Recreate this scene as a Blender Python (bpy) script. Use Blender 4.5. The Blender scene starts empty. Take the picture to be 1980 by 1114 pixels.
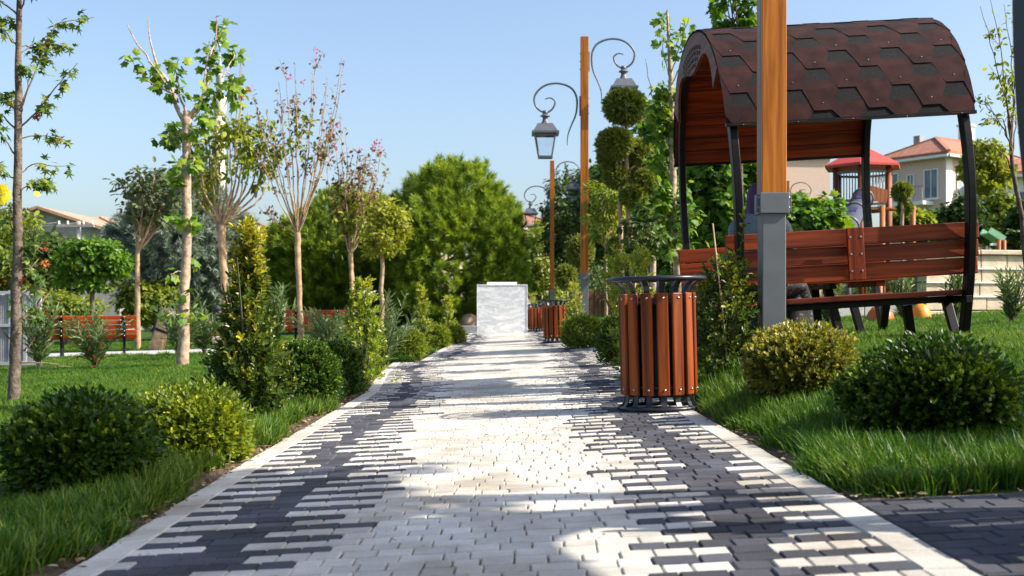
import bpy, bmesh, math, random
import numpy as np
from mathutils import Vector, Matrix, Euler

random.seed(11)
rng = np.random.default_rng(11)
scene = bpy.context.scene
COL = scene.collection
R = math.radians

# ------------------------------------------------------------------ camera
F_PX = 2200.0            # focal length in photo pixels (1980 wide), vanishing point of the path at (1003, 600)
EYE = 0.6
cam_data = bpy.data.cameras.new('camera')
cam = bpy.data.objects.new('camera', cam_data)
COL.objects.link(cam)
cam.location = (0, 0, EYE)
cam.rotation_euler = (R(90), 0, 0)
cam_data.sensor_width = 36.0
cam_data.lens = 36.0 * F_PX / 1980.0
cam_data.shift_x = -13.0 / 1980.0
cam_data.shift_y = 43.0 / 1980.0
cam_data.clip_start = 0.05
cam_data.clip_end = 1500
cam_data.dof.use_dof = True
cam_data.dof.focus_distance = 6.6
cam_data.dof.aperture_fstop = 5.0
scene.camera = cam

# ------------------------------------------------------------------ light
SUN_EL, SUN_AZ = R(39), R(11)      # azimuth measured from +X towards the camera (-Y)
world = bpy.data.worlds.new('World')
scene.world = world
world.use_nodes = True
wn = world.node_tree
bg = wn.nodes['Background']
sky = wn.nodes.new('ShaderNodeTexSky')
sky.sky_type = 'NISHITA'
sky.sun_disc = False
sky.sun_elevation = SUN_EL
sky.sun_rotation = R(90) + SUN_AZ
sky.air_density = 1.0
sky.dust_density = 3.0
sky.ozone_density = 2.2
wn.links.new(sky.outputs[0], bg.inputs[0])
bg.inputs[1].default_value = 0.135
sd = bpy.data.lights.new('sun', 'SUN')
sd.energy = 4.9
sd.angle = R(0.5)
sd.color = (1.0, 0.93, 0.82)
sun = bpy.data.objects.new('sun', sd)
COL.objects.link(sun)
to_sun = Vector((math.cos(SUN_EL) * math.cos(SUN_AZ), -math.cos(SUN_EL) * math.sin(SUN_AZ), math.sin(SUN_EL)))
sun.rotation_euler = (-to_sun).to_track_quat('-Z', 'Y').to_euler()
sun.location = to_sun * 60
vs = scene.view_settings
vs.view_transform = 'Standard'
vs.look = 'None'
vs.exposure = 0.90
vs.gamma = 1.0
vs.use_curve_mapping = False
scene.cycles.max_bounces = 6
scene.cycles.transparent_max_bounces = 8

# ------------------------------------------------------------------ terrain
def sstep(t):
    t = np.clip(t, 0, 1)
    return t * t * (3 - 2 * t)

def gz(x, y):
    x = np.asarray(x, float); y = np.asarray(y, float)
    xl = np.maximum(x, -28.0)
    z = np.where(x < -1.5, -0.075 + 0.03 * (xl + 1.5), 0.05 * np.minimum(x, 9.0))
    z = z + 0.24 * sstep((x - 1.0) / 0.65) * sstep((y - 3.5) / 3.2)
    return z

def g(x, y):
    return float(gz(x, y))

def X(px, d):
    return (px - 1003.0) * d / F_PX

def Z(py, d):
    return EYE + (600.0 - py) * d / F_PX

def P(px, py, d):
    return np.array((X(px, d), d, Z(py, d)))

def gp(px, py):
    """distance at which the line of sight through a photo point meets the ground"""
    lo, hi = 1.0, 90.0
    for _ in range(50):
        m = 0.5 * (lo + hi)
        if Z(py, m) > g(X(px, m), m): lo = m
        else: hi = m
    return lo

# path edges (x of the left and right border at distance y)
_LY = [-3, 3, 5, 9, 12, 14.5]; _LX = [-1.10, -1.12, -1.17, -1.21, -1.47, -1.60]
def path_l(y):
    y = np.asarray(y, float)
    return np.where(y < 14.5, np.interp(y, _LY, _LX), np.interp(y, [14.5, 28, 40], [-1.27, -1.38, -1.40]))
def path_r(y):
    y = np.asarray(y, float)
    return np.where(y < 17.3, np.interp(y, [-3, 6, 17.3], [0.95, 0.95, 1.10]), np.interp(y, [17.3, 40], [0.80, 0.86]))
PATH_END = 36.0
PAD_Y = 3.28

# ------------------------------------------------------------------ objects
def tag(o, label=None, cat=None, group=None, kind=None):
    if label: o['label'] = label
    if cat: o['category'] = cat
    if group: o['group'] = group
    if kind: o['kind'] = kind
    return o

def thing(name, label, cat, loc, rotz=0.0, group=None, rot=None):
    o = bpy.data.objects.new(name, None)
    o.empty_display_size = 0.2
    COL.objects.link(o)
    o.location = loc
    o.rotation_euler = rot if rot else (0, 0, rotz)
    return tag(o, label, cat, group)

def link(name, me, parent=None):
    o = bpy.data.objects.new(name, me)
    COL.objects.link(o)
    if parent is not None: o.parent = parent
    return o

def dup(root, loc, label, rotz=None):
    r = root.copy(); COL.objects.link(r); r.location = loc
    if rotz is not None: r.rotation_euler = (0, 0, rotz)
    r['label'] = label
    for ch in list(root.children):
        c = ch.copy(); COL.objects.link(c); c.parent = r
        for gch in list(ch.children):
            d = gch.copy(); COL.objects.link(d); d.parent = c
    return r

class MB:
    """collects shapes and links them as one mesh object"""
    def __init__(s): s.v = []; s.f = []; s.m = []; s.sm = []
    def add(s, vs, fs, mat=0, smooth=False):
        b = len(s.v); s.v += [tuple(p) for p in vs]
        for f in fs:
            s.f.append([b + i for i in f]); s.m.append(mat); s.sm.append(smooth)
        return s
    def box(s, c, d, rot=None, mat=0):
        hx, hy, hz = d[0] / 2, d[1] / 2, d[2] / 2
        vs = [Vector((x, y, z)) for x in (-hx, hx) for y in (-hy, hy) for z in (-hz, hz)]
        if rot is not None: vs = [rot @ p for p in vs]
        vs = [p + Vector(c) for p in vs]
        return s.add(vs, [(0, 1, 3, 2), (4, 6, 7, 5), (0, 4, 5, 1), (2, 3, 7, 6), (0, 2, 6, 4), (1, 5, 7, 3)], mat)
    def beam(s, a, b, w, h, up=(0, 0, 1), mat=0):
        a = Vector(a); b = Vector(b); t = (b - a)
        L = t.length; t.normalize()
        u = Vector(up); n = t.cross(u)
        if n.length < 1e-5: n = t.cross(Vector((1, 0, 0)))
        n.normalize(); u = n.cross(t)
        rot = Matrix((t, n, u)).transposed()
        return s.box((a + b) / 2, (L, w, h), rot, mat)
    def tube(s, pts, r, n=8, cap=True, mat=0):
        V, F = tube_arrays([(pts, r)], n)
        s.add(V, F.tolist(), mat, True)
        if cap:
            b = len(s.v) - len(V)
            s.f.append([b + i for i in range(n)][::-1]); s.m.append(mat); s.sm.append(False)
            s.f.append([len(s.v) - n + i for i in range(n)]); s.m.append(mat); s.sm.append(False)
        return s
    def lathe(s, prof, c=(0, 0, 0), n=16, mat=0, smooth=True, phase=0.0, sx=1, sy=1):
        vs = []; fs = []
        for r, z in prof:
            for k in range(n):
                a = 2 * math.pi * k / n + phase
                vs.append((c[0] + r * sx * math.cos(a), c[1] + r * sy * math.sin(a), c[2] + z))
        for i in range(len(prof) - 1):
            for k in range(n):
                fs.append((i * n + k, i * n + (k + 1) % n, (i + 1) * n + (k + 1) % n, (i + 1) * n + k))
        if prof[0][0] > 1e-4: fs.append(tuple(range(n))[::-1])
        if prof[-1][0] > 1e-4: fs.append(tuple((len(prof) - 1) * n + k for k in range(n)))
        return s.add(vs, fs, mat, smooth)
    def strap(s, pts, w, th, side, mat=0):
        """flat bar along pts, wide along the constant direction side"""
        pts = [Vector(p) for p in pts]; sd_ = Vector(side).normalized(); vs = []; fs = []
        for i, p in enumerate(pts):
            t = (pts[min(i + 1, len(pts) - 1)] - pts[max(i - 1, 0)]).normalized()
            n = t.cross(sd_).normalized()
            for a, b in ((-1, -1), (1, -1), (1, 1), (-1, 1)):
                vs.append(p + sd_ * (a * w / 2) + n * (b * th / 2))
        for i in range(len(pts) - 1):
            for k in range(4):
                fs.append((i * 4 + k, i * 4 + (k + 1) % 4, i * 4 + 4 + (k + 1) % 4, i * 4 + 4 + k))
        e = (len(pts) - 1) * 4
        fs += [(3, 2, 1, 0), (e, e + 1, e + 2, e + 3)]
        return s.add(vs, fs, mat)
    def prism(s, poly, a, b, axis='y', mat=0):
        """polygon in the plane across axis, extruded from a to b"""
        def at(p, t):
            return {'y': (p[0], t, p[1]), 'x': (t, p[0], p[1]), 'z': (p[0], p[1], t)}[axis]
        n = len(poly)
        vs = [at(p, a) for p in poly] + [at(p, b) for p in poly]
        fs = [tuple(range(n))[::-1], tuple(range(n, 2 * n))]
        fs += [(i, (i + 1) % n, n + (i + 1) % n, n + i) for i in range(n)]
        return s.add(vs, fs, mat)
    def mesh(s, name, mats):
        me = bpy.data.meshes.new(name)
        me.from_pydata(s.v, [], s.f)
        for m in (mats if isinstance(mats, (list, tuple)) else [mats]): me.materials.append(m)
        me.polygons.foreach_set('material_index', s.m)
        me.polygons.foreach_set('use_smooth', s.sm)
        bm = bmesh.new(); bm.from_mesh(me)
        bmesh.ops.recalc_face_normals(bm, faces=bm.faces)
        bm.to_mesh(me); bm.free()
        return me
    def build(s, name, mats, parent=None, bevel=0.0, loc=None):
        o = link(name, s.mesh(name, mats), parent)
        if loc is not None: o.location = loc
        if bevel:
            b = o.modifiers.new('bevel', 'BEVEL'); b.width = bevel; b.segments = 2; b.limit_method = 'ANGLE'; b.angle_limit = R(40)
        return o

def tube_arrays(lines, n=6):
    """one quad tube along each (points, radii)"""
    VV = []; FF = []; base = 0
    ang = np.linspace(0, 2 * np.pi, n, endpoint=False)
    for pts, rad in lines:
        p = np.asarray(pts, float); m = len(p)
        r = np.full(m, rad) if np.isscalar(rad) else np.asarray(rad, float)
        if len(r) != m: r = np.interp(np.linspace(0, 1, m), np.linspace(0, 1, len(r)), r)
        t = np.gradient(p, axis=0); t /= np.linalg.norm(t, axis=1)[:, None] + 1e-9
        ref = np.array((0.0, 1.0, 0.0)) if abs(t[:, 1]).mean() < 0.8 else np.array((1.0, 0.0, 0.0))
        u = np.cross(t, ref); u /= np.linalg.norm(u, axis=1)[:, None] + 1e-9
        w = np.cross(u, t)
        ring = p[:, None, :] + r[:, None, None] * (np.cos(ang)[None, :, None] * u[:, None, :] + np.sin(ang)[None, :, None] * w[:, None, :])
        VV.append(ring.reshape(-1, 3))
        i = np.arange(m - 1)[:, None] * n; k = np.arange(n)[None, :]; k2 = (k + 1) % n
        FF.append((np.stack([i + k, i + k2, i + n + k2, i + n + k], -1).reshape(-1, 4)) + base)
        base += m * n
    return np.concatenate(VV), np.concatenate(FF)

def np_mesh(name, V, Fa, mat, tint=None, smooth=False):
    V = np.asarray(V, np.float32); Fa = np.asarray(Fa, np.int32)
    me = bpy.data.meshes.new(name)
    nf, k = Fa.shape
    me.vertices.add(len(V)); me.vertices.foreach_set('co', V.ravel())
    me.loops.add(nf * k); me.loops.foreach_set('vertex_index', Fa.ravel())
    me.polygons.add(nf); me.polygons.foreach_set('loop_start', np.arange(nf, dtype=np.int32) * k)
    me.polygons.foreach_set('use_smooth', np.full(nf, smooth))
    if tint is not None:
        a = me.attributes.new('tint', 'FLOAT', 'FACE'); a.data.foreach_set('value', np.asarray(tint, np.float32))
    me.materials.append(mat)
    me.update(calc_edges=True)
    return me

def unit(v):
    return v / (np.linalg.norm(v, axis=-1, keepdims=True) + 1e-9)

# ------------------------------------------------------------------ materials
def nodes_of(name):
    m = bpy.data.materials.new(name); m.use_nodes = True
    nt = m.node_tree
    return m, nt, nt.nodes['Principled BSDF']

def mat_plain(name, col, rough=0.5, metal=0.0, var=0.12, scale=8.0, bump=0.0, spec=0.5, bscale=None, detail=5):
    m, nt, b = nodes_of(name)
    tc = nt.nodes.new('ShaderNodeTexCoord'); no = nt.nodes.new('ShaderNodeTexNoise')
    no.inputs['Scale'].default_value = scale; no.inputs['Detail'].default_value = detail
    nt.links.new(tc.outputs['Object'], no.inputs['Vector'])
    rp = nt.nodes.new('ShaderNodeValToRGB'); e = rp.color_ramp.elements
    e[0].position = 0.3; e[1].position = 0.7
    e[0].color = tuple(c * (1 - var) for c in col) + (1,); e[1].color = tuple(min(1, c * (1 + var)) for c in col) + (1,)
    nt.links.new(no.outputs['Fac'], rp.inputs[0]); nt.links.new(rp.outputs[0], b.inputs['Base Color'])
    b.inputs['Roughness'].default_value = rough; b.inputs['Metallic'].default_value = metal
    b.inputs['Specular IOR Level'].default_value = spec
    if bump:
        n2 = nt.nodes.new('ShaderNodeTexNoise'); n2.inputs['Scale'].default_value = bscale or scale * 6; n2.inputs['Detail'].default_value = 4
        nt.links.new(tc.outputs['Object'], n2.inputs['Vector'])
        bp = nt.nodes.new('ShaderNodeBump'); bp.inputs['Strength'].default_value = bump; bp.inputs['Distance'].default_value = 0.01
        nt.links.new(n2.outputs['Fac'], bp.inputs['Height']); nt.links.new(bp.outputs[0], b.inputs['Normal'])
    return m

def mat_wood(name, dark, light, axis='x', rough=0.45, freq=1.0, coat=0.15):
    m, nt, b = nodes_of(name)
    tc = nt.nodes.new('ShaderNodeTexCoord'); mp = nt.nodes.new('ShaderNodeMapping')
    k = {'x': (1.2, 26, 26), 'y': (26, 1.2, 26), 'z': (26, 26, 1.2)}[axis]
    mp.inputs['Scale'].default_value = tuple(c * freq for c in k)
    oi = nt.nodes.new('ShaderNodeObjectInfo'); ad = nt.nodes.new('ShaderNodeVectorMath'); ad.operation = 'MULTIPLY_ADD'
    ad.inputs[1].default_value = (7.0, 5.0, 9.0)
    nt.links.new(oi.outputs['Random'], ad.inputs[0]); nt.links.new(tc.outputs['Object'], ad.inputs[2])
    nt.links.new(ad.outputs[0], mp.inputs['Vector'])
    no = nt.nodes.new('ShaderNodeTexNoise'); no.inputs['Scale'].default_value = 1.0; no.inputs['Detail'].default_value = 6; no.inputs['Distortion'].default_value = 0.6
    nt.links.new(mp.outputs[0], no.inputs['Vector'])
    rp = nt.nodes.new('ShaderNodeValToRGB'); e = rp.color_ramp.elements
    e[0].position = 0.36; e[1].position = 0.64; e[0].color = tuple(c_ * .72 for c_ in dark) + (1,); e[1].color = tuple(light) + (1,)
    nt.links.new(no.outputs['Fac'], rp.inputs[0])
    hs = nt.nodes.new('ShaderNodeHueSaturation'); mr = nt.nodes.new('ShaderNodeMapRange')
    mr.inputs[3].default_value = 0.78; mr.inputs[4].default_value = 1.18
    nt.links.new(oi.outputs['Random'], mr.inputs[0]); nt.links.new(mr.outputs[0], hs.inputs['Value']); nt.links.new(rp.outputs[0], hs.inputs['Color'])
    nt.links.new(hs.outputs[0], b.inputs['Base Color'])
    b.inputs['Roughness'].default_value = rough; b.inputs['Specular IOR Level'].default_value = 0.22; b.inputs['Coat Weight'].default_value = coat * .4; b.inputs['Coat Roughness'].default_value = 0.3
    bp = nt.nodes.new('ShaderNodeBump'); bp.inputs['Strength'].default_value = 0.25; bp.inputs['Distance'].default_value = 0.004
    nt.links.new(no.outputs['Fac'], bp.inputs['Height']); nt.links.new(bp.outputs[0], b.inputs['Normal'])
    return m

def mat_leaf(name, c1, c2, c3, trans=0.3, rough=0.5, spec=0.35):
    m, nt, b = nodes_of(name)
    at = nt.nodes.new('ShaderNodeAttribute'); at.attribute_name = 'tint'
    rp = nt.nodes.new('ShaderNodeValToRGB'); e = rp.color_ramp.elements
    e[0].color = tuple(c1) + (1,); e[1].color = tuple(c3) + (1,); e.new(0.55).color = tuple(c2) + (1,)
    nt.links.new(at.outputs['Fac'], rp.inputs[0]); nt.links.new(rp.outputs[0], b.inputs['Base Color'])
    b.inputs['Roughness'].default_value = rough; b.inputs['Specular IOR Level'].default_value = spec
    tr = nt.nodes.new('ShaderNodeBsdfTranslucent'); mx = nt.nodes.new('ShaderNodeMixShader')
    gm = nt.nodes.new('ShaderNodeMixRGB'); gm.blend_type = 'MULTIPLY'; gm.inputs[0].default_value = 1.0; gm.inputs[2].default_value = (1.5, 1.5, 0.7, 1)
    nt.links.new(rp.outputs[0], gm.inputs[1]); nt.links.new(gm.outputs[0], tr.inputs['Color'])
    mx.inputs[0].default_value = trans
    out = nt.nodes['Material Output']
    nt.links.new(b.outputs[0], mx.inputs[1]); nt.links.new(tr.outputs[0], mx.inputs[2]); nt.links.new(mx.outputs[0], out.inputs['Surface'])
    return m

def mat_glass(name, tint=(0.98, 0.99, 1.0), gloss=0.05, rough=0.03):
    m, nt, b = nodes_of(name)
    nt.nodes.remove(b)
    tr = nt.nodes.new('ShaderNodeBsdfTransparent'); tr.inputs[0].default_value = tint + (1,)
    gl = nt.nodes.new('ShaderNodeBsdfGlossy'); gl.inputs['Roughness'].default_value = rough
    mx = nt.nodes.new('ShaderNodeMixShader'); mx.inputs[0].default_value = gloss
    nt.links.new(tr.outputs[0], mx.inputs[1]); nt.links.new(gl.outputs[0], mx.inputs[2])
    nt.links.new(mx.outputs[0], nt.nodes['Material Output'].inputs['Surface'])
    return m

def mat_paver(name, col, var, speck):
    m, nt, b = nodes_of(name)
    ge = nt.nodes.new('ShaderNodeNewGeometry'); at = nt.nodes.new('ShaderNodeAttribute'); at.attribute_name = 'tint'
    oi = nt.nodes.new('ShaderNodeObjectInfo')
    ad = nt.nodes.new('ShaderNodeMath'); ad.operation = 'ADD'
    nt.links.new(at.outputs['Fac'], ad.inputs[0]); nt.links.new(oi.outputs['Random'], ad.inputs[1])
    fr = nt.nodes.new('ShaderNodeMath'); fr.operation = 'FRACT'; nt.links.new(ad.outputs[0], fr.inputs[0])
    mr = nt.nodes.new('ShaderNodeMapRange'); mr.inputs[3].default_value = 1 - var; mr.inputs[4].default_value = 1 + var * 0.6
    nt.links.new(fr.outputs[0], mr.inputs[0])
    no = nt.nodes.new('ShaderNodeTexNoise'); no.inputs['Scale'].default_value = 220; no.inputs['Detail'].default_value = 3
    nt.links.new(ge.outputs['Position'], no.inputs['Vector'])
    n2 = nt.nodes.new('ShaderNodeTexNoise'); n2.inputs['Scale'].default_value = 2.2; n2.inputs['Detail'].default_value = 6; n2.inputs['Roughness'].default_value = 0.65
    nt.links.new(ge.outputs['Position'], n2.inputs['Vector'])
    rp = nt.nodes.new('ShaderNodeValToRGB'); e = rp.color_ramp.elements
    e[0].position = 0.3; e[1].position = 0.62
    e[0].color = tuple(c * (1 - speck) for c in col) + (1,); e[1].color = tuple(col) + (1,)
    nt.links.new(no.outputs['Fac'], rp.inputs[0])
    r2 = nt.nodes.new('ShaderNodeValToRGB'); e = r2.color_ramp.elements
    e[0].position = 0.34; e[1].position = 0.60; e[0].color = (0.66, 0.61, 0.54, 1); e[1].color = (1, 1, 1, 1)
    nt.links.new(n2.outputs['Fac'], r2.inputs[0])
    mu = nt.nodes.new('ShaderNodeMixRGB'); mu.blend_type = 'MULTIPLY'; mu.inputs[0].default_value = 1
    nt.links.new(rp.outputs[0], mu.inputs[1]); nt.links.new(r2.outputs[0], mu.inputs[2])
    hs = nt.nodes.new('ShaderNodeHueSaturation'); nt.links.new(mr.outputs[0], hs.inputs['Value']); nt.links.new(mu.outputs[0], hs.inputs['Color'])
    nt.links.new(hs.outputs[0], b.inputs['Base Color'])
    b.inputs['Roughness'].default_value = 0.85; b.inputs['Specular IOR Level'].default_value = 0.25
    bp = nt.nodes.new('ShaderNodeBump'); bp.inputs['Strength'].default_value = 0.5; bp.inputs['Distance'].default_value = 0.003
    nt.links.new(no.outputs['Fac'], bp.inputs['Height']); nt.links.new(bp.outputs[0], b.inputs['Normal'])
    return m

M = {}
M['white_paver'] = mat_paver('white paver concrete', (0.645, 0.615, 0.555), 0.17, 0.22)
M['dark_paver'] = mat_paver('dark paver concrete', (0.092, 0.093, 0.112), 0.38, 0.4)
M['sand'] = mat_plain('joint sand', (0.13, 0.11, 0.09), 0.95, var=0.3, scale=40)
M['soil'] = mat_plain('soil', (0.085, 0.062, 0.04), 0.95, var=0.45, scale=14, bump=0.8, bscale=90, spec=0.2)
M['post_wood'] = mat_wood('orange lamp post wood', (0.36, 0.095, 0.008), (0.50, 0.165, 0.016), 'z', 0.5)
M['bin_wood'] = mat_wood('varnished bin slats', (0.14, 0.025, 0.004), (0.275, 0.058, 0.007), 'z', 0.5)
M['bench_wood'] = mat_wood('orange bench slats', (0.32, 0.040, 0.008), (0.46, 0.085, 0.016), 'x', 0.45)
M['pav_wood'] = mat_wood('red brown pavilion boards', (0.13, 0.016, 0.003), (0.265, 0.041, 0.006), 'x', 0.52)
M['fascia_wood'] = mat_wood('pale carved gable board', (0.14, 0.040, 0.018), (0.22, 0.068, 0.032), 'y', 0.6)
M['black_metal'] = mat_plain('black painted steel', (0.005, 0.005, 0.006), 0.42, var=0.1, scale=5, spec=0.22)
M['bin_metal'] = mat_plain('dark blue grey bin steel', (0.016, 0.018, 0.026), 0.35, var=0.2, scale=12, spec=0.4)
M['grey_metal'] = mat_plain('grey painted steel', (0.125, 0.135, 0.145), 0.45, var=0.1, scale=6, bump=0.03)
M['lamp_metal'] = mat_plain('lamp grey cast metal', (0.10, 0.11, 0.125), 0.4, var=0.12, scale=10)
M['bolt'] = mat_plain('steel bolt', (0.5, 0.5, 0.52), 0.3, 1.0, var=0.05)
M['glass'] = mat_glass('clear lamp glass')
M['shingle_red'] = mat_plain('red brown mineral shingle', (0.030, 0.0100, 0.0095), 0.9, var=0.5, scale=9, bump=0.6, bscale=260, spec=0.2)
M['shingle_dark'] = mat_plain('dark mineral shingle', (0.012, 0.012, 0.013), 0.9, var=0.35, scale=60, bump=0.6, bscale=260, spec=0.2)
M['hole_shade'] = mat_plain('dark lattice quad', (0.008, 0.006, 0.006), 0.9)
M['bark'] = mat_plain('brown grey bark', (0.135, 0.105, 0.08), 0.9, var=0.5, scale=22, bump=0.9, bscale=60, spec=0.15)
M['pale_bark'] = mat_plain('pale tan bark', (0.36, 0.25, 0.15), 0.85, var=0.35, scale=9, bump=0.6, bscale=40, spec=0.15)
M['plane_bark'] = mat_plain('peeling plane bark', (0.38, 0.28, 0.20), 0.85, var=0.5, scale=16, bump=0.6, bscale=40, spec=0.15)
M['twig'] = mat_plain('thin twig bark', (0.15, 0.095, 0.06), 0.9, var=0.3, scale=20)
M['stem'] = mat_plain('green shrub stem', (0.07, 0.075, 0.03), 0.8, var=0.3, scale=20)
M['pink'] = mat_leaf('pink blossom', (0.45, 0.05, 0.16), (0.6, 0.09, 0.25), (0.7, 0.2, 0.35))
M['white_flower'] = mat_leaf('white blossom', (0.7, 0.68, 0.66), (0.8, 0.79, 0.77), (0.82, 0.8, 0.8))
# leaves (dark, usual, light)
L = {}
L['box_dark'] = mat_leaf('boxwood leaf', (0.022, 0.058, 0.006), (0.050, 0.110, 0.010), (0.22, 0.30, 0.024), 0.28, 0.42, 0.35)  # dark tone also stands in for shade on some balls
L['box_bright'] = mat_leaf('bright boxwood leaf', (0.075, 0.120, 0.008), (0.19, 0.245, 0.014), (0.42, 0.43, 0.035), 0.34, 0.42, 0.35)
L['box_yellow'] = mat_leaf('bronzed boxwood leaf', (0.085, 0.098, 0.012), (0.21, 0.205, 0.026), (0.42, 0.35, 0.07), 0.32, 0.4, 0.45)
L['euonymus'] = mat_leaf('glossy euonymus leaf', (0.026, 0.056, 0.008), (0.075, 0.118, 0.013), (0.46, 0.40, 0.035), 0.26, 0.36, 0.4)
L['golden'] = mat_leaf('golden euonymus leaf', (0.10, 0.17, 0.015), (0.26, 0.31, 0.022), (0.52, 0.47, 0.030), 0.3, 0.38, 0.45)
L['oleander'] = mat_leaf('grey green oleander leaf', (0.060, 0.110, 0.040), (0.135, 0.200, 0.075), (0.24, 0.31, 0.12), 0.25, 0.42, 0.4)
L['sweetgum'] = mat_leaf('star shaped sweetgum leaf', (0.035, 0.085, 0.010), (0.085, 0.155, 0.016), (0.24, 0.26, 0.030), 0.35)
L['plane'] = mat_leaf('plane tree leaf', (0.045, 0.115, 0.010), (0.11, 0.215, 0.016), (0.27, 0.34, 0.030), 0.38)
L['olive'] = mat_leaf('olive green leaf', (0.075, 0.125, 0.014), (0.20, 0.25, 0.026), (0.38, 0.38, 0.045), 0.4)
L['yellow_olive'] = mat_leaf('yellow olive leaf', (0.12, 0.145, 0.014), (0.28, 0.30, 0.030), (0.44, 0.42, 0.05), 0.38)
L['myrtle'] = mat_leaf('reddish crape myrtle leaf', (0.085, 0.035, 0.022), (0.16, 0.075, 0.030), (0.17, 0.14, 0.035), 0.25)
L['grey_green'] = mat_leaf('grey green leaf', (0.05, 0.075, 0.030), (0.105, 0.135, 0.055), (0.19, 0.21, 0.085), 0.22)
L['pine'] = mat_leaf('pine needle', (0.065, 0.115, 0.010), (0.175, 0.26, 0.020), (0.36, 0.42, 0.040), 0.28, 0.5)
L['spruce'] = mat_leaf('blue grey spruce needle', (0.11, 0.155, 0.13), (0.22, 0.28, 0.235), (0.34, 0.40, 0.33), 0.18, 0.55)
L['cypress'] = mat_leaf('clipped cypress sprig', (0.060, 0.088, 0.014), (0.155, 0.190, 0.030), (0.30, 0.32, 0.060), 0.28, 0.55)
L['shade'] = mat_leaf('deep green leaf', (0.024, 0.050, 0.010), (0.055, 0.100, 0.016), (0.12, 0.175, 0.026), 0.3)
L['yellow'] = mat_leaf('yellow leaf', (0.55, 0.42, 0.01), (0.68, 0.56, 0.015), (0.72, 0.62, 0.04), 0.3)
L['red'] = mat_leaf('red turned leaf', (0.22, 0.03, 0.012), (0.32, 0.06, 0.02), (0.36, 0.14, 0.03), 0.3)
L['grass'] = mat_leaf('grass blade', (0.022, 0.072, 0.007), (0.055, 0.140, 0.012), (0.15, 0.23, 0.024), 0.34, 0.45, 0.25)
def grass_dryness():
    nt = L['grass'].node_tree; rp = [n for n in nt.nodes if n.type == 'VALTORGB'][0]
    at = nt.nodes.new('ShaderNodeAttribute'); at.attribute_type = 'INSTANCER'; at.attribute_name = 'dry'
    cr = nt.nodes.new('ShaderNodeValToRGB'); e = cr.color_ramp.elements
    e[0].color = (.62, .80, .75, 1); e[1].color = (1.5, 1.14, 1.3, 1); e.new(.5).color = (1, 1, 1, 1)
    mu = nt.nodes.new('ShaderNodeMixRGB'); mu.blend_type = 'MULTIPLY'; mu.inputs[0].default_value = 1
    nt.links.new(at.outputs['Fac'], cr.inputs[0]); outs = [l.to_socket for l in rp.outputs[0].links]
    nt.links.new(rp.outputs[0], mu.inputs[1]); nt.links.new(cr.outputs[0], mu.inputs[2])
    for s in outs: nt.links.new(mu.outputs[0], s)
grass_dryness()
L['litter'] = mat_leaf('dry leaf', (0.11, 0.06, 0.025), (0.26, 0.17, 0.08), (0.45, 0.40, 0.30), 0.1, 0.7)

# leaf shapes: x along the leaf, y across, z up
def _star(notch, tips):
    c = (0.36, 0, 0.05); v = [c]
    seq = [(180, 0.36)]
    for i, (a, r) in enumerate(tips): seq += [(a, r)] + ([((a + tips[i + 1][0]) / 2, notch)] if i + 1 < len(tips) else [])
    for a, r in seq: v.append((c[0] + r * math.cos(R(a)), r * math.sin(R(a)), -0.10 * r))
    n = len(v) - 1
    return np.array(v), np.array([(0, i, i % n + 1) for i in range(1, n + 1)])
SHAPES = {
    'diamond': (np.array([(0, 0, 0), (.45, .27, .06), (1, 0, -.03), (.45, -.27, .06)]), np.array([(0, 2, 1), (0, 3, 2)])),
    'oval': (np.array([(0, 0, 0), (.3, .25, .05), (.72, .23, .05), (1, 0, -.05), (.72, -.23, .05), (.3, -.25, .05)]), np.array([(0, 3, 2, 1), (0, 5, 4, 3)])),
    'round': (np.array([(0, 0, 0), (.35, .26, .06), (.72, .38, .04), (.95, 0, -.03), (.72, -.38, .04), (.35, -.30, .06)]), np.array([(0, 3, 2, 1), (0, 5, 4, 3)])),
    'lance': (np.array([(0, 0, 0), (.3, .07, .02), (.7, .06, .01), (1, 0, -.08), (.7, -.06, .01), (.3, -.07, .02)]), np.array([(0, 3, 2, 1), (0, 5, 4, 3)])),
    'needle': (np.array([(0, .035, 0), (0, -.035, 0), (1, 0, 0)]), np.array([(0, 1, 2)])),
    'sprig': (np.array([(0, .07, 0), (0, -.07, 0), (.6, -.12, .03), (1, 0, 0), (.6, .12, .03)]), np.array([(0, 1, 2), (0, 2, 4), (4, 2, 3)])),
    'star': _star(0.20, [(-112, .50), (-58, .62), (0, .68), (58, .62), (112, .50)]),
    'palmate': _star(0.40, [(-125, .52), (-60, .62), (0, .66), (60, .62), (125, .52)]),
}
def leaves(pos, direc, nrm, size, shape='oval', tint=None):
    T, Fc = SHAPES[shape]
    pos = np.asarray(pos, float); d = unit(np.asarray(direc, float))
    n = np.asarray(nrm, float); n = unit(n - (n * d).sum(1)[:, None] * d); s = np.cross(n, d)
    N = len(pos); size = np.broadcast_to(np.asarray(size, float), (N,))
    V = pos[:, None, :] + size[:, None, None] * (T[None, :, 0, None] * d[:, None, :] + T[None, :, 1, None] * s[:, None, :] + T[None, :, 2, None] * n[:, None, :])
    Fa = Fc[None] + (np.arange(N) * len(T))[:, None, None]
    if tint is None: tint = rng.random(N)
    return V.reshape(-1, 3), Fa.reshape(-1, Fc.shape[1]), np.repeat(tint, len(Fc))

def rdir(n):
    return unit(rng.normal(size=(n, 3)))

def leaf_part(name, parent, mat, *args, **kw):
    V, Fa, t = leaves(*args, **kw)
    return link(name, np_mesh(name, V, Fa, mat, np.clip(t, 0, 1)), parent)

def join_leaves(*sets):
    V = []; Fs = []; T = []; b = 0
    for v, f, t in sets:
        V.append(v); Fs.append(f + b); T.append(t); b += len(v)
    return np.concatenate(V), np.concatenate(Fs), np.concatenate(T)

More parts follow.
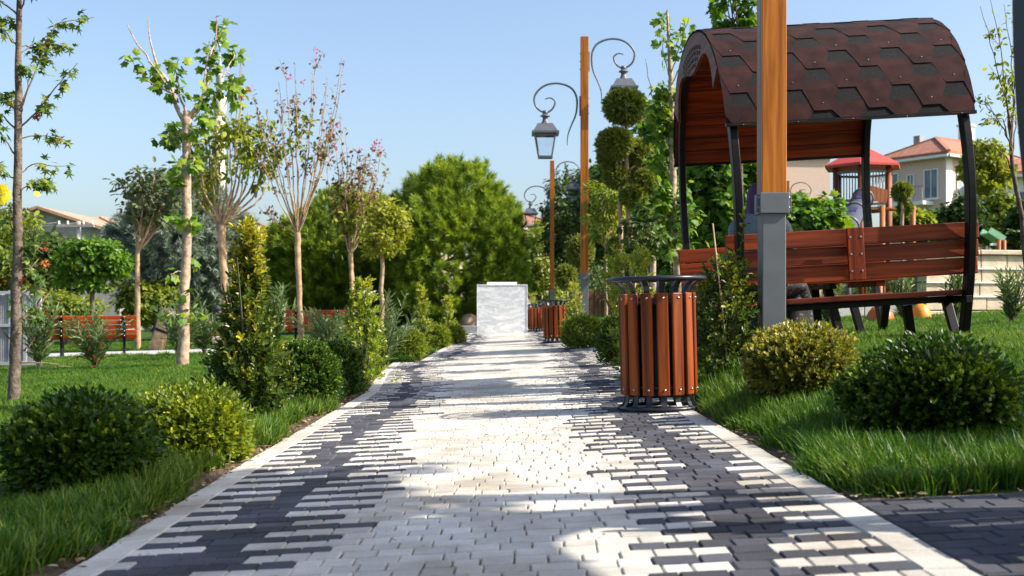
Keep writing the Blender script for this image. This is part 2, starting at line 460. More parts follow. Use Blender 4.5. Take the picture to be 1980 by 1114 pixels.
# ================================================================== SETTING
def struct(name, me, parent=None):
    o = link(name, me, parent)
    if parent is None: o['kind'] = 'structure'
    return o

def ground_material():
    m, nt, b = nodes_of('lawn soil')
    ge = nt.nodes.new('ShaderNodeNewGeometry')
    no = nt.nodes.new('ShaderNodeTexNoise'); no.inputs['Scale'].default_value = 9; no.inputs['Detail'].default_value = 8
    nt.links.new(ge.outputs['Position'], no.inputs['Vector'])
    soil = nt.nodes.new('ShaderNodeValToRGB'); e = soil.color_ramp.elements
    e[0].position = 0.3; e[1].position = 0.7; e[0].color = (0.05, 0.036, 0.024, 1); e[1].color = (0.17, 0.125, 0.085, 1)
    nt.links.new(no.outputs['Fac'], soil.inputs[0])
    n2 = nt.nodes.new('ShaderNodeTexNoise'); n2.inputs['Scale'].default_value = 1.3; n2.inputs['Detail'].default_value = 5
    nt.links.new(ge.outputs['Position'], n2.inputs['Vector'])
    gr = nt.nodes.new('ShaderNodeValToRGB'); e = gr.color_ramp.elements
    e[0].position = 0.3; e[1].position = 0.7; e[0].color = (0.028, 0.06, 0.008, 1); e[1].color = (0.055, 0.11, 0.013, 1)
    nt.links.new(n2.outputs['Fac'], gr.inputs[0])
    at = nt.nodes.new('ShaderNodeAttribute'); at.attribute_name = 'turf'
    mx = nt.nodes.new('ShaderNodeMixRGB'); nt.links.new(at.outputs['Fac'], mx.inputs[0])
    nt.links.new(soil.outputs[0], mx.inputs[1]); nt.links.new(gr.outputs[0], mx.inputs[2]); nt.links.new(mx.outputs[0], b.inputs['Base Color'])
    b.inputs['Roughness'].default_value = 0.95; b.inputs['Specular IOR Level'].default_value = 0.1
    n3 = nt.nodes.new('ShaderNodeTexNoise'); n3.inputs['Scale'].default_value = 70; n3.inputs['Detail'].default_value = 4
    nt.links.new(ge.outputs['Position'], n3.inputs['Vector'])
    bp = nt.nodes.new('ShaderNodeBump'); bp.inputs['Strength'].default_value = 0.9; bp.inputs['Distance'].default_value = 0.02
    nt.links.new(n3.outputs['Fac'], bp.inputs['Height']); nt.links.new(bp.outputs[0], b.inputs['Normal'])
    return m

def edge_gap(x, y):
    """signed distance outside the paved path (positive on the lawn)"""
    return np.maximum(path_l(y) - x, x - path_r(y))

def make_ground():
    xs = np.unique(np.concatenate([np.linspace(-320, -30, 15), np.linspace(-30, -4, 40), np.linspace(-4, 4, 161), np.linspace(4, 12, 40), np.linspace(12, 320, 22)]))
    ys = np.unique(np.concatenate([np.linspace(-12, 0, 10), np.linspace(0, 10, 101), np.linspace(10, 38, 113), np.linspace(38, 120, 30), np.linspace(120, 700, 12)]))
    XX, YY = np.meshgrid(xs, ys)
    ZZ = gz(XX, YY)
    gap = edge_gap(XX, YY)
    on = (gap < 0.03) & (YY < PATH_END)
    ZZ = np.where(on, ZZ - 0.05, ZZ)
    ZZ = np.where((XX > path_r(YY)) & (YY < PAD_Y - 0.05) & (XX < 5), ZZ - 0.05, ZZ)
    V = np.stack([XX, YY, ZZ], -1).reshape(-1, 3)
    ny, nx = XX.shape
    i = np.arange(ny - 1)[:, None] * nx + np.arange(nx - 1)[None, :]
    Fa = np.stack([i, i + 1, i + nx + 1, i + nx], -1).reshape(-1, 4)
    me = np_mesh('ground', V, Fa, ground_material(), smooth=True)
    turf = sstep((gap - 0.10) / 0.12).ravel()
    a = me.attributes.new('turf', 'FLOAT', 'POINT'); a.data.foreach_set('value', turf.astype(np.float32))
    return struct('ground', me)
make_ground()

# ---------------------------------------------------------------- paving
TILT = math.atan(0.05)
ROW = 0.080
def paver_shape(L, W, jit=0.0):
    """one paver, worn edges, top at z = 0: 8 vertices and 5 faces"""
    c = 0.0035; h = 0.03
    q = [(-L / 2, -W / 2), (L / 2, -W / 2), (L / 2, W / 2), (-L / 2, W / 2)]
    j = lambda: rng.uniform(-jit, jit)
    q = [(x + j(), y + j()) for x, y in q]
    v = [(x, y, -h) for x, y in q] + [(x, y, -0.005) for x, y in q] + [(x - math.copysign(c, x), y - math.copysign(c, y), 0.0) for x, y in q]
    f = [(0, 1, 5, 4), (1, 2, 6, 5), (2, 3, 7, 6), (3, 0, 4, 7), (4, 5, 9, 8), (5, 6, 10, 9), (6, 7, 11, 10), (7, 4, 8, 11), (8, 9, 10, 11)]
    return np.array(v), np.array(f)

def layout_path():
    """pavers as (x, y, length, width, dark)"""
    out = []
    y = 0.6; r = 0
    n1 = n2 = n3 = n4 = 0
    while y < PATH_END:
        xl, xr = float(path_l(y)), float(path_r(y))
        xc = (xl + xr) / 2
        b = 0.098
        inner_l, inner_r = xl + b, xr - b
        if r % 2 == 0:
            w1, w2, w3, w4 = rng.uniform(-.08, .06), rng.uniform(-.08, .10), rng.uniform(-.08, .10), rng.uniform(-.08, .06)
        wob = 0.05 * math.sin(y * 1.9) + 0.03 * math.sin(y * 4.3 + 1)
        x = inner_l
        first = True
        while x < inner_r - 0.02:
            ln = float(rng.choice([0.066, 0.08, 0.09, 0.09, 0.108]))
            if first: ln = float(rng.choice([0.06, 0.08, 0.10])); first = False
            ln = min(ln, inner_r - x)
            if inner_r - (x + ln) < 0.035: ln = inner_r - x
            m = x + ln / 2
            even = r % 2 == 0
            sl, sr = m - xl, xr - m
            k = 0.72 if y > 12 else 1.0
            def zone(s, wa, wb, sh):
                a, bb, c = 0.29 + sh + wa * k, 0.425 + sh, 0.63 + sh * 0.5 + wb
                if s < a: return not even
                if s < bb: return True
                if s < c: return not even
                return False
            dark = zone(sl, w1, w2, wob) if sl < sr else zone(sr, w4, w3, -wob)
            out.append((m, y, ln, ROW, dark))
            x += ln
        y += ROW; r += 1
    y = 0.55
    while y < PATH_END:                       # border courses, laid along the path
        ln = float(rng.choice([0.13, 0.176, 0.176, 0.21]))
        for s in (0, 1):
            xe = float(path_l(y + ln / 2)) + 0.049 if s == 0 else float(path_r(y + ln / 2)) - 0.049
            out.append((xe, y + ln / 2, 0.098, ln, False))
        y += ln
    return out

def lay_pavers(parent, items, rest_name, individual, y0, dark_only=False):
    """nearest pavers one object each (shared meshes), the rest one mesh of real pavers"""
    z_top = 0.012
    items = sorted(items, key=lambda t: (t[1] < y0, t[1]))
    near, rest = items[:individual], items[individual:]
    cache = {}
    for x, y, ln, w, dark in near:
        key = (round(ln, 2), round(w, 2), dark, int(rng.integers(0, 3)))
        if key not in cache:
            v, f = paver_shape(ln - rng.choice([.0015, .0025, .0045]), w - 0.0014, 0.0013)
            cache[key] = (np_mesh('paver', v, f, M['dark_paver'] if dark else M['white_paver'], np.full(len(f), rng.random())), ln, w)
        me, l0, w0 = cache[key]
        o = link('paver', me, parent)
        o.location = (x, y, g(x, y) + z_top + rng.uniform(-.0015, .0015))
        o.rotation_euler = (rng.normal(0, .008), -TILT + rng.normal(0, .008), rng.normal(0, .006))
        o.scale = (ln / l0, w / w0, 1)
    bufs = {False: [[], [], [], 0], True: [[], [], [], 0]}
    for x, y, ln, w, dark in rest:
        v, f = paver_shape(ln - rng.choice([.0015, .0025, .0045]), w - 0.0014, 0.0013)
        a = rng.normal(0, .006)
        rx, ry = rng.normal(0, .008), rng.normal(0, .008)
        vx = x + v[:, 0] * math.cos(a) - v[:, 1] * math.sin(a); vy = y + v[:, 0] * math.sin(a) + v[:, 1] * math.cos(a)
        vz = gz(vx, vy) + z_top + v[:, 2] + v[:, 0] * ry + v[:, 1] * rx + rng.uniform(-.0015, .0015)
        B = bufs[dark]
        B[0].append(np.stack([vx, vy, vz], -1)); B[1].append(f + B[3]); B[2].append(np.full(len(f), rng.random())); B[3] += len(v)
    for dark, nm in ((False, 'white_' + rest_name), (True, 'dark_' + rest_name)):
        B = bufs[dark]
        if B[0]:
            o = link(nm, np_mesh(nm, np.concatenate(B[0]), np.concatenate(B[1]), M['dark_paver' if dark else 'white_paver'], np.concatenate(B[2])), parent)
            o['kind'] = 'stuff'

def ribbon(name, y0, y1, fl, fr, mat, dz, n=60, cols=12):
    ys = np.linspace(y0, y1, n); t = np.linspace(0, 1, cols)
    xl = np.array([fl(v) for v in ys], float); xr = np.array([fr(v) for v in ys], float)
    XX = xl[:, None] * (1 - t) + xr[:, None] * t; YY = np.repeat(ys[:, None], cols, 1)
    V = np.stack([XX, YY, gz(XX, YY) + dz], -1).reshape(-1, 3)
    i = np.arange(n - 1)[:, None] * cols + np.arange(cols - 1)[None, :]
    return np_mesh(name, V, np.stack([i, i + 1, i + cols + 1, i + cols], -1).reshape(-1, 4), mat)

path = struct('path', ribbon('path', 0.4, PATH_END, lambda v: path_l(v) + .01, lambda v: path_r(v) - .01, M['sand'], 0.004, 400))
lay_pavers(path, layout_path(), 'paving', 300, 2.5)

pad = struct('paved_pad', ribbon('paved_pad', -1.0, PAD_Y, lambda v: path_r(v) + .005, lambda v: 4.6, M['sand'], 0.003, 30))
pv = []
y = -0.9; r = 0
while y < PAD_Y - ROW:
    x = float(path_r(y)) + 0.004; first = True
    while x < 4.5:
        ln = float(rng.choice([0.09, 0.12, 0.13])); ln = ln * .5 if first and r % 2 else ln; first = False
        pv.append((x + ln / 2, y, ln, ROW, True)); x += ln
    y += ROW; r += 1
pv.sort(key=lambda t: abs(t[0] - 1.2) + abs(t[1] - 2.9) * .8)
vis = pv[:150]
lay_pavers(pad, vis, 'pad_paving', 150, -9)
lay_pavers(pad, pv[150:], 'pad_paving', 0, -9)

# pale walk behind the benches on the lawn side
WALK0, WALK1 = gp(300, 687), gp(300, 679)
M['walk'] = mat_plain('pale concrete walk', (0.42, 0.41, 0.39), 0.9, var=0.12, scale=3, bump=0.2)
nxs = np.linspace(-22, -3.2, 40); V = []; 
for x in nxs: V += [(x, WALK0, g(x, WALK0) + .02), (x, WALK1, g(x, WALK1) + .02)]
struct('walkway', np_mesh('walkway', V, [(2 * i, 2 * i + 2, 2 * i + 3, 2 * i + 1) for i in range(len(nxs) - 1)], M['walk']))

# ---------------------------------------------------------------- grass
proto_col = bpy.data.collections.new('grass tufts')      # not linked to the scene: only instanced
def tuft(i, n, h, spread):
    p = rng.normal(size=(n, 2)) * spread
    a = rng.uniform(0, 2 * np.pi, n); lean = rng.uniform(.1, .75, n) * h; hh = h * rng.uniform(.55, 1.1, n)
    d = np.stack([np.cos(a), np.sin(a)], -1); s = np.stack([-np.sin(a), np.cos(a)], -1) * rng.uniform(.0016, .0030, n)[:, None]
    def ring(t, wf):
        c = p + d * (lean * t ** 2)[:, None]; z = hh * (t - 0.18 * t ** 3)
        return np.concatenate([c - s * wf, z[:, None]], 1), np.concatenate([c + s * wf, z[:, None]], 1)
    a0, b0 = ring(0.0 * np.ones(n), 1); a1, b1 = ring(0.55 * np.ones(n), .85); t1, t2 = ring(np.ones(n), .12)
    V = np.stack([a0, b0, a1, b1, t1, t2], 1).reshape(-1, 3); base = np.arange(n)[:, None] * 6
    Fa = np.concatenate([base + np.array([0, 1, 3, 2]), base + np.array([2, 3, 5, 4])], 1).reshape(-1, 4)
    t = np.repeat(np.clip(rng.normal(.45, .26, n), 0, 1), 2); t[1::2] = np.clip(t[1::2] + .18, 0, 1)
    o = bpy.data.objects.new('grass_tuft', np_mesh('grass_tuft', V, Fa, L['grass'], t)); proto_col.objects.link(o)
for i in range(6): tuft(i, 34, 0.082, 0.026)

def scatter(name, P_, rot, scl, collection, n_kinds, dry):
    me = bpy.data.meshes.new(name)
    me.vertices.add(len(P_)); me.vertices.foreach_set('co', np.asarray(P_, np.float32).ravel())
    for nm, arr in (('rot', rot), ('scl', scl)):
        at = me.attributes.new(nm, 'FLOAT_VECTOR', 'POINT'); at.data.foreach_set('vector', np.asarray(arr, np.float32).ravel())
    at = me.attributes.new('dry', 'FLOAT', 'POINT'); at.data.foreach_set('value', dry.astype(np.float32))
    at = me.attributes.new('pick', 'INT', 'POINT'); at.data.foreach_set('value', rng.integers(0, n_kinds, len(P_)).astype(np.int32))
    o = link(name, me)
    ng = bpy.data.node_groups.new(name, 'GeometryNodeTree')
    ng.interface.new_socket('Geometry', in_out='INPUT', socket_type='NodeSocketGeometry'); ng.interface.new_socket('Geometry', in_out='OUTPUT', socket_type='NodeSocketGeometry')
    gi, go = ng.nodes.new('NodeGroupInput'), ng.nodes.new('NodeGroupOutput')
    ip = ng.nodes.new('GeometryNodeInstanceOnPoints'); ci = ng.nodes.new('GeometryNodeCollectionInfo')
    ci.inputs['Collection'].default_value = collection; ci.inputs['Separate Children'].default_value = True; ci.inputs['Reset Children'].default_value = True
    def named(nm, ty):
        n = ng.nodes.new('GeometryNodeInputNamedAttribute'); n.data_type = ty; n.inputs['Name'].default_value = nm
        return [s for s in n.outputs if s.enabled and s.name == 'Attribute'][0]
    ng.links.new(gi.outputs[0], ip.inputs['Points']); ng.links.new(ci.outputs[0], ip.inputs['Instance'])
    ip.inputs['Pick Instance'].default_value = True
    ng.links.new(named('pick', 'INT'), ip.inputs['Instance Index'])
    ng.links.new(named('rot', 'FLOAT_VECTOR'), ip.inputs['Rotation']); ng.links.new(named('scl', 'FLOAT_VECTOR'), ip.inputs['Scale'])
    ng.links.new(ip.outputs[0], go.inputs[0])
    o.modifiers.new('scatter', 'NODES').node_group = ng
    return o

def grow_grass():
    pts = []; sc = []
    bands = [(1.6, 4.5, 620, 1.0), (4.5, 7, 430, 1.0), (7, 11, 240, 1.15), (11, 18, 110, 1.5), (18, 34, 42, 2.1)]
    for y0, y1, dens, s in bands:
        w = 0.5 * y1 + 1.2
        n = int(2 * w * (y1 - y0) * dens)
        x = rng.uniform(-w, w, n); y = rng.uniform(y0, y1, n)
        gap = edge_gap(x, y)
        soilw = 0.055 + 0.035 * np.sin(y * 3.1) + 0.03 * np.sin(y * 7.7 + x)
        ok = (np.abs(x) < 0.49 * y + 0.6) & (gap > np.maximum(soilw + .03, .04))
        ok &= ~((x > 0.9) & (y < PAD_Y + 0.06 + 0.03 * np.sin(x * 9)))
        ok &= ~((y > WALK0 - .1) & (y < WALK1 + .1) & (x < -3)) & ~((y > WALK1 + .3) & (x < -3) & (rng.random(n) < .6))
        x, y, gap = x[ok], y[ok], gap[ok]
        pts.append(np.stack([x, y, gz(x, y) - .004], -1))
        clump = 0.5 + 0.5 * np.sin(x * 5.3 + 1.7 * np.sin(y * 3.1)) * np.sin(y * 4.1 + 1.3 * np.sin(x * 2.7))
        hgt = rng.uniform(.6, 1.05, len(x)) * (0.75 + 0.5 * clump)
        edge = np.exp(-((gap - .22) / .22) ** 2) * (y < 16) + (x > .9) * np.exp(-((y - PAD_Y - .25) / .3) ** 2)
        hgt = hgt * (1.0 + 0.85 * np.clip(edge, 0, 1)) * np.where((x < -1) & (y > 9), 0.85, 1.0)
        ws = s * np.ones(len(x))
        sc.append(np.stack([ws, ws, hgt * (1 + (s - 1) * .25)], -1))
    p = np.concatenate(pts); s = np.concatenate(sc)
    rot = np.stack([rng.normal(0, .12, len(p)), rng.normal(0, .12, len(p)), rng.uniform(0, 6.28, len(p))], -1)
    # blades at the path's edge hang over it
    gap = edge_gap(p[:, 0], p[:, 1]); lean = np.clip((.3 - gap) / .3, 0, 1) * .55
    rot[:, 2] = np.where(lean > 0.02, rng.normal(0, .6, len(p)), rot[:, 2])
    rot[:, 1] += lean * np.where(p[:, 0] < 0, 1, -1)
    dry = np.clip(.5 + .32 * np.sin(p[:, 0] * 1.1 + 2.2 * np.sin(p[:, 1] * .7)) * np.sin(p[:, 1] * .9 + 1) + rng.normal(0, .22, len(p)) + .25 * np.exp(-(gap / .25) ** 2), 0, 1)
    o = scatter('grass', p, rot, s, proto_col, 6, dry)
    tag(o, 'green lawn grass in long tufts on both sides of the path', 'grass', kind='stuff')
grow_grass()

# dry leaves and pale chips on the soil strips
def litter():
    y = rng.uniform(2.4, 12, 1300) ** 1.0
    s = rng.random(1300) < .62
    off = np.abs(rng.normal(.05, .06, 1300)) - .02
    x = np.where(s, path_l(y) - off, path_r(y) + off)
    keep = ~((~s) & (y < PAD_Y))
    x, y = x[keep], y[keep]
    xp, yp = rng.uniform(1.0, 2.4, 90), np.full(90, PAD_Y) + rng.normal(0, .06, 90)
    xq, yq = rng.uniform(-1.0, .9, 130), rng.uniform(2.5, 13, 130)
    x = np.concatenate([x, xp, xq]); y = np.concatenate([y, yp, yq])
    n = len(x)
    p = np.stack([x, y, gz(x, y) + .010 + .006 * rng.random(n)], -1)
    p[-130:, 2] += .008
    d = rdir(n); d[:, 2] *= .15
    nn = rdir(n) * .5; nn[:, 2] = 1
    v = leaves(p, d, nn, np.where(np.arange(n) < n - 130, rng.uniform(.010, .034, n), rng.uniform(.006, .02, n)), 'oval')
    o = link('leaf_litter', np_mesh('leaf_litter', v[0], v[1], L['litter'], v[2]))
    tag(o, 'dry leaves and pale chips strewn on the soil strips beside the path', 'leaf litter', kind='stuff')
litter()

# ================================================================== LITTER BINS
def make_bin(loc, label):
    t = thing('litter_bin', label, 'litter bin', loc, rotz=R(7), group='slatted litter bins beside the path', rot=(0, -TILT * .5, R(7)))
    MB().tube([(0.262 * math.cos(a), 0.262 * math.sin(a), 0.722) for a in np.linspace(0, 2 * math.pi, 41)], 0.0135, 10, False).build('rim', M['bin_metal'], t)
    MB().tube([(0.222 * math.cos(a), 0.222 * math.sin(a), 0.013) for a in np.linspace(0, 2 * math.pi, 41)], 0.012, 8, False).build('base_ring', M['bin_metal'], t)
    MB().lathe([(0.168, 0.075), (0.172, 0.10), (0.174, 0.62), (0.166, 0.62), (0.16, 0.11), (0.001, 0.10)], n=32).build('liner', M['black_metal'], t)
    for z in (0.13, 0.59):
        mb = MB(); mb.tube([(0.184 * math.cos(a), 0.184 * math.sin(a), z) for a in np.linspace(0, 2 * math.pi, 33)], 0.008, 6, False)
        mb.build('hoop', M['bin_metal'], t)
    bar = MB(); n = 15
    prof = [(0.222, 0.016), (0.206, 0.026), (0.193, 0.048), (0.187, 0.085), (0.186, 0.30), (0.187, 0.60), (0.190, 0.648), (0.202, 0.682), (0.228, 0.706), (0.258, 0.716)]
    bar.strap([(r, 0, z) for r, z in prof], 0.031, 0.006, (0, 1, 0))
    bme = bar.mesh('flat_bar', M['bin_metal'])
    sl = MB(); sl.box((0.2015, 0, 0.365), (0.021, 0.063, 0.556)); sme = sl.mesh('slat', M['bin_wood'])
    bo = MB().lathe([(0.007, 0), (0.006, 0.004), (0.001, 0.006)], n=10).mesh('bolt', M['bolt'])
    for k in range(n):
        a = 2 * math.pi * k / n
        o = link('flat_bar', bme, t); o.rotation_euler = (0, 0, a)
        s = link('slat', sme, t); s.rotation_euler = (0, 0, a)
        b = s.modifiers.new('bevel', 'BEVEL'); b.width = 0.006; b.segments = 2
        for z in (0.118, 0.616):
            q = link('bolt', bo, s); q.rotation_euler = (0, R(90), 0); q.location = (0.2125, 0.004, z)
    return t
bx = X(1275, 6.33)
bin0 = make_bin((bx, 6.33, g(bx, 6.33) + .012), 'slatted wood litter bin standing nearest on the path edge before the pavilion')
bx2 = X(1075, 19.5); bx3 = X(1036, 30.4)
dup(bin0, (bx2, 19.5, g(bx2, 19.5) + .012), 'slatted wood litter bin partway down the path in front of the second lamp post')
dup(bin0, (bx3, 30.4, g(bx3, 30.4) + .012), 'farthest small slatted litter bin beside the white marble block')

# ================================================================== LAMP POSTS
def scroll_arm_pts(sg):
    u = 0.00262
    crv = [(620, 590), (620, 545), (612, 500), (590, 440), (560, 370), (549, 300), (553, 230), (585, 172), (645, 140), (710, 131), (780, 145), (835, 185), (864, 240), (852, 300), (815, 336), (775, 346), (738, 328), (714, 292), (712, 262), (735, 242), (762, 240), (784, 248)]
    c = np.array([((x - 494) * u * sg, 0.0, -(y - 298) * u) for x, y in crv])
    t = np.linspace(0, len(c) - 1, 90); i = np.clip(t.astype(int), 0, len(c) - 2); f = t - i
    # Catmull-Rom through the control points
    e = np.concatenate([c[:1], c, c[-1:]])
    p0, p1, p2, p3 = e[i], e[i + 1], e[i + 2], e[i + 3]; f = f[:, None]
    return 0.5 * (2 * p1 + (p2 - p0) * f + (2 * p0 - 5 * p1 + 4 * p2 - p3) * f ** 2 + (-p0 + 3 * p1 - 3 * p2 + p3) * f ** 3)

def make_lamp(loc, H, sleeve_h, label, group, w=0.152, arms=((1, 0.47), (-1, 1.33))):
    t = thing('lamp_post', label, 'lamp post', loc, group=group)
    z0 = sleeve_h
    for s, nm in ((-1, 'post_board'), (1, 'post_board')):
        MB().box((0, s * w * .36, (z0 + H) / 2), (w * 0.985, w * .28, H - z0)).build(nm, M['post_wood'], t, bevel=0.004)
    MB().box((0, 0, (z0 + H) / 2 - .004), (w, w * .438, H - z0 - .01)).build('channel', M['grey_metal'], t, bevel=0.003)
    MB().box((0, 0, (z0 - .12) / 2 - .1), (w * .95, w * .95, z0 - .12 + .2)).build('sleeve', M['grey_metal'], t, bevel=0.006)
    MB().box((0, 0, z0 - .062), (w * 1.16, w * 1.16, .125)).build('collar', M['grey_metal'], t, bevel=0.004)
    cb = MB()
    for s in (-1, 1):
        cb.box((s * w * .60, -w * .32, z0 - .062), (.03, .034, .105)); 
    co = cb.build('clamp', M['lamp_metal'], t, bevel=.003)
    bo = MB()
    for s in (-1, 1):
        for z in (-.09, -.03): bo.lathe([(.008, 0), (.007, .006), (.001, .008)], (s * w * .6, -w * .32 - .017, z0 + z), 8)
    bo.build('bolt', M['bolt'], co)
    for sg, dz in arms:
        zc = H - dz
        MB().box((sg * (w / 2 + .012), 0, zc), (.022, .05, .38)).build('bracket_plate', M['lamp_metal'], t, bevel=.003)
        p = scroll_arm_pts(sg) + np.array((0, 0, zc))
        k = np.linspace(0, 1, len(p)); rad = np.interp(k, [0, .12, .25, .6, .85, 1], [.006, .013, .021, .02, .017, .010])
        MB().tube(p, rad, 10).build('scroll_arm', M['lamp_metal'], t)
        bl = MB()
        for z in (-.15, 0, .15): bl.lathe([(.012, -.008), (.012, .004), (.002, .01)], (-sg * (w / 2 + .004), 0, zc + z), 8)
        bl.build('arm_bolt', M['lamp_metal'], t)
        lx = sg * (783 - 494) * .00262; zt = zc - (336 - 298) * .00262
        u = .00262
        m = MB()
        m.lathe([(.03, .012), (.05, .006), (.05, -.06), (.045, -.062)], (lx, 0, zt), 14)
        m.lathe([(.048, -.058), (.095, -.092), (.098, -.104), (.055, -.114), (.050, -.150), (.062, -.20), (.088, -.232), (.095, -.255)], (lx, 0, zt), 16)
        sq = math.sqrt(2)
        m.lathe([(.145 * sq, -.252), (.150 * sq, -.262), (.232 * sq, -.405), (.262 * sq, -.412), (.262 * sq, -.450), (.24 * sq, -.456), (.20 * sq, -.450)], (lx, 0, zt), 4, smooth=False, phase=math.pi / 4)
        lan = m.build('lantern', M['lamp_metal'], t)
        fr = MB(); zt1, zb1 = zt - .45, zt - .885
        for a in (-1, 1):
            for b in (-1, 1):
                fr.beam((lx + a * .195, b * .195, zt1), (lx + a * .125, b * .125, zb1), .022, .022)
        for k_, zz, hw in ((0, zt1 - .012, .195), (1, zb1 - .008, .128)):
            for a in (-1, 1):
                fr.beam((lx - hw - .012, a * hw, zz), (lx + hw + .012, a * hw, zz), .026, .034)
                fr.beam((lx + a * hw, -hw + .016, zz + .002), (lx + a * hw, hw - .016, zz + .002), .026, .034)
        fr.build('lantern_frame', M['lamp_metal'], lan)
        for a, b in ((0, -1), (0, 1), (-1, 0), (1, 0)):
            def c4(hw, z, s2): return (lx + a * hw + (s2 * hw if a == 0 else 0), b * hw + (s2 * hw if b == 0 else 0), z)
            q = MB().add([c4(.118, zb1, -.9), c4(.118, zb1, .9), c4(.186, zt1 - .03, .9), c4(.186, zt1 - .03, -.9)], [(0, 1, 2, 3)])
            go = q.build('glass_pane', M['glass'], lan)
            so = go.modifiers.new('thickness', 'SOLIDIFY'); so.thickness = .004
    return t

LG = 'wood lamp posts with scroll arm lanterns'
def lamp_at(px, d, py_top, label, z_g=None, **kw):
    x = X(px, d); zb = g(x, d) if z_g is None else z_g
    return make_lamp((x, d, zb), Z(py_top, d) - zb, 1.31 - zb, label, LG, **kw)
lamp1 = lamp_at(1492, 6.95, 600 - 5.28 * F_PX / 6.95, 'thick orange wooden lamp post with grey sleeve right in front of the pavilion')
lamp_at(1130, 22.0, 72, 'tall wooden lamp post with two grey lanterns beside the topiary tree')
lamp_at(1067.5, 40.0, 311, 'middle wooden lamp post rising behind the second litter bin')
lamp_at(1053.5, 62.0, 408, 'farthest thin lamp post just behind the middle one by the path')
xf = X(526, 70.0); make_lamp((xf, 70, g(xf, 70)), Z(438, 70) - g(xf, 70), .9, 'distant lamp post behind the golden column bush on the lawn side', LG)
xf = X(1969, 58.0); make_lamp((xf, 58, g(xf, 58)), Z(404, 58) - g(xf, 58), .9, 'distant lamp post with pale lantern beyond the stone wall', LG, arms=((-1, .55),))
xf = X(1522, 46.0); make_lamp((xf, 46, g(xf, 46)), Z(350, 46) - g(xf, 46), .9, 'distant lamp post whose scroll curls before the pink building', LG, arms=((1, .5),))
xf = X(561, 46.0); wp = thing('wooden_post', 'short orange wooden post standing in shade under the pines', 'post', (xf, 46, g(xf, 46)))
MB().box((0, 0, (Z(533, 46) - g(xf, 46)) / 2), (.15, .15, Z(533, 46) - g(xf, 46))).build('post', M['post_wood'], wp, bevel=.01)
MB().lathe([(.115, 0), (.105, .05), (.001, .09)], (0, 0, Z(533, 46) - g(xf, 46)), 4, smooth=False, phase=math.pi / 4).build('cap', M['grey_metal'], wp)

# ================================================================== MARBLE BLOCK
def marble_mat():
    m, nt, b = nodes_of('veined white marble')
    tc = nt.nodes.new('ShaderNodeTexCoord'); mp = nt.nodes.new('ShaderNodeMapping'); mp.inputs['Rotation'].default_value = (0, R(20), 0); mp.inputs['Scale'].default_value = (1.0, 1.0, 3.2)
    nt.links.new(tc.outputs['Object'], mp.inputs['Vector'])
    no = nt.nodes.new('ShaderNodeTexNoise'); no.inputs['Scale'].default_value = 2.1; no.inputs['Detail'].default_value = 9; no.inputs['Roughness'].default_value = .62; no.inputs['Distortion'].default_value = 1.2
    nt.links.new(mp.outputs[0], no.inputs['Vector'])
    ab = nt.nodes.new('ShaderNodeMath'); ab.operation = 'SUBTRACT'; ab.inputs[1].default_value = .5; nt.links.new(no.outputs['Fac'], ab.inputs[0])
    a2 = nt.nodes.new('ShaderNodeMath'); a2.operation = 'ABSOLUTE'; nt.links.new(ab.outputs[0], a2.inputs[0])
    rp = nt.nodes.new('ShaderNodeValToRGB'); e = rp.color_ramp.elements
    e[0].position = 0; e[1].position = .07; e[0].color = (.58, .59, .61, 1); e[1].color = (.85, .85, .845, 1)
    nt.links.new(a2.outputs[0], rp.inputs[0])
    n2 = nt.nodes.new('ShaderNodeTexNoise'); n2.inputs['Scale'].default_value = 1.6; n2.inputs['Detail'].default_value = 4; nt.links.new(mp.outputs[0], n2.inputs['Vector'])
    r2 = nt.nodes.new('ShaderNodeValToRGB'); e = r2.color_ramp.elements; e[0].position = .35; e[1].position = .6; e[0].color = (.88, .885, .90, 1); e[1].color = (1, 1, 1, 1)
    nt.links.new(n2.outputs['Fac'], r2.inputs[0])
    mu = nt.nodes.new('ShaderNodeMixRGB'); mu.blend_type = 'MULTIPLY'; mu.inputs[0].default_value = 1; nt.links.new(rp.outputs[0], mu.inputs[1]); nt.links.new(r2.outputs[0], mu.inputs[2])
    nt.links.new(mu.outputs[0], b.inputs['Base Color']); b.inputs['Roughness'].default_value = .3
    return m
M['marble'] = marble_mat()
mx = X(971, 29.7)
mt = thing('marble_block', 'white veined marble block standing at the far end of the path', 'monument', (mx, 29.7, g(mx, 29.7)))
W = 98 * 29.7 / F_PX; H = Z(552.5, 29.7) - g(mx, 29.7)
for s in (-1, 1):
    MB().box((s * (W / 2 - .012), .45, H / 2 - .05), (.024, .9, H + .1)).build('side_slab', M['marble'], mt, bevel=.004)
MB().box((0, .45, H / 2 - .05), (W - .05, .88, H + .096)).build('front_slab', M['marble'], mt, bevel=.004)
MB().box((0, .45, H + .0155), (W, .9, .03)).build('top_slab', M['marble'], mt, bevel=.004)
MB().box((-.01, .5, H + .065), (58 * 29.7 / F_PX, .35, .07)).build('raised_plate', mat_plain('white marble plate', (.8, .8, .8), .35, var=.03), mt, bevel=.004)

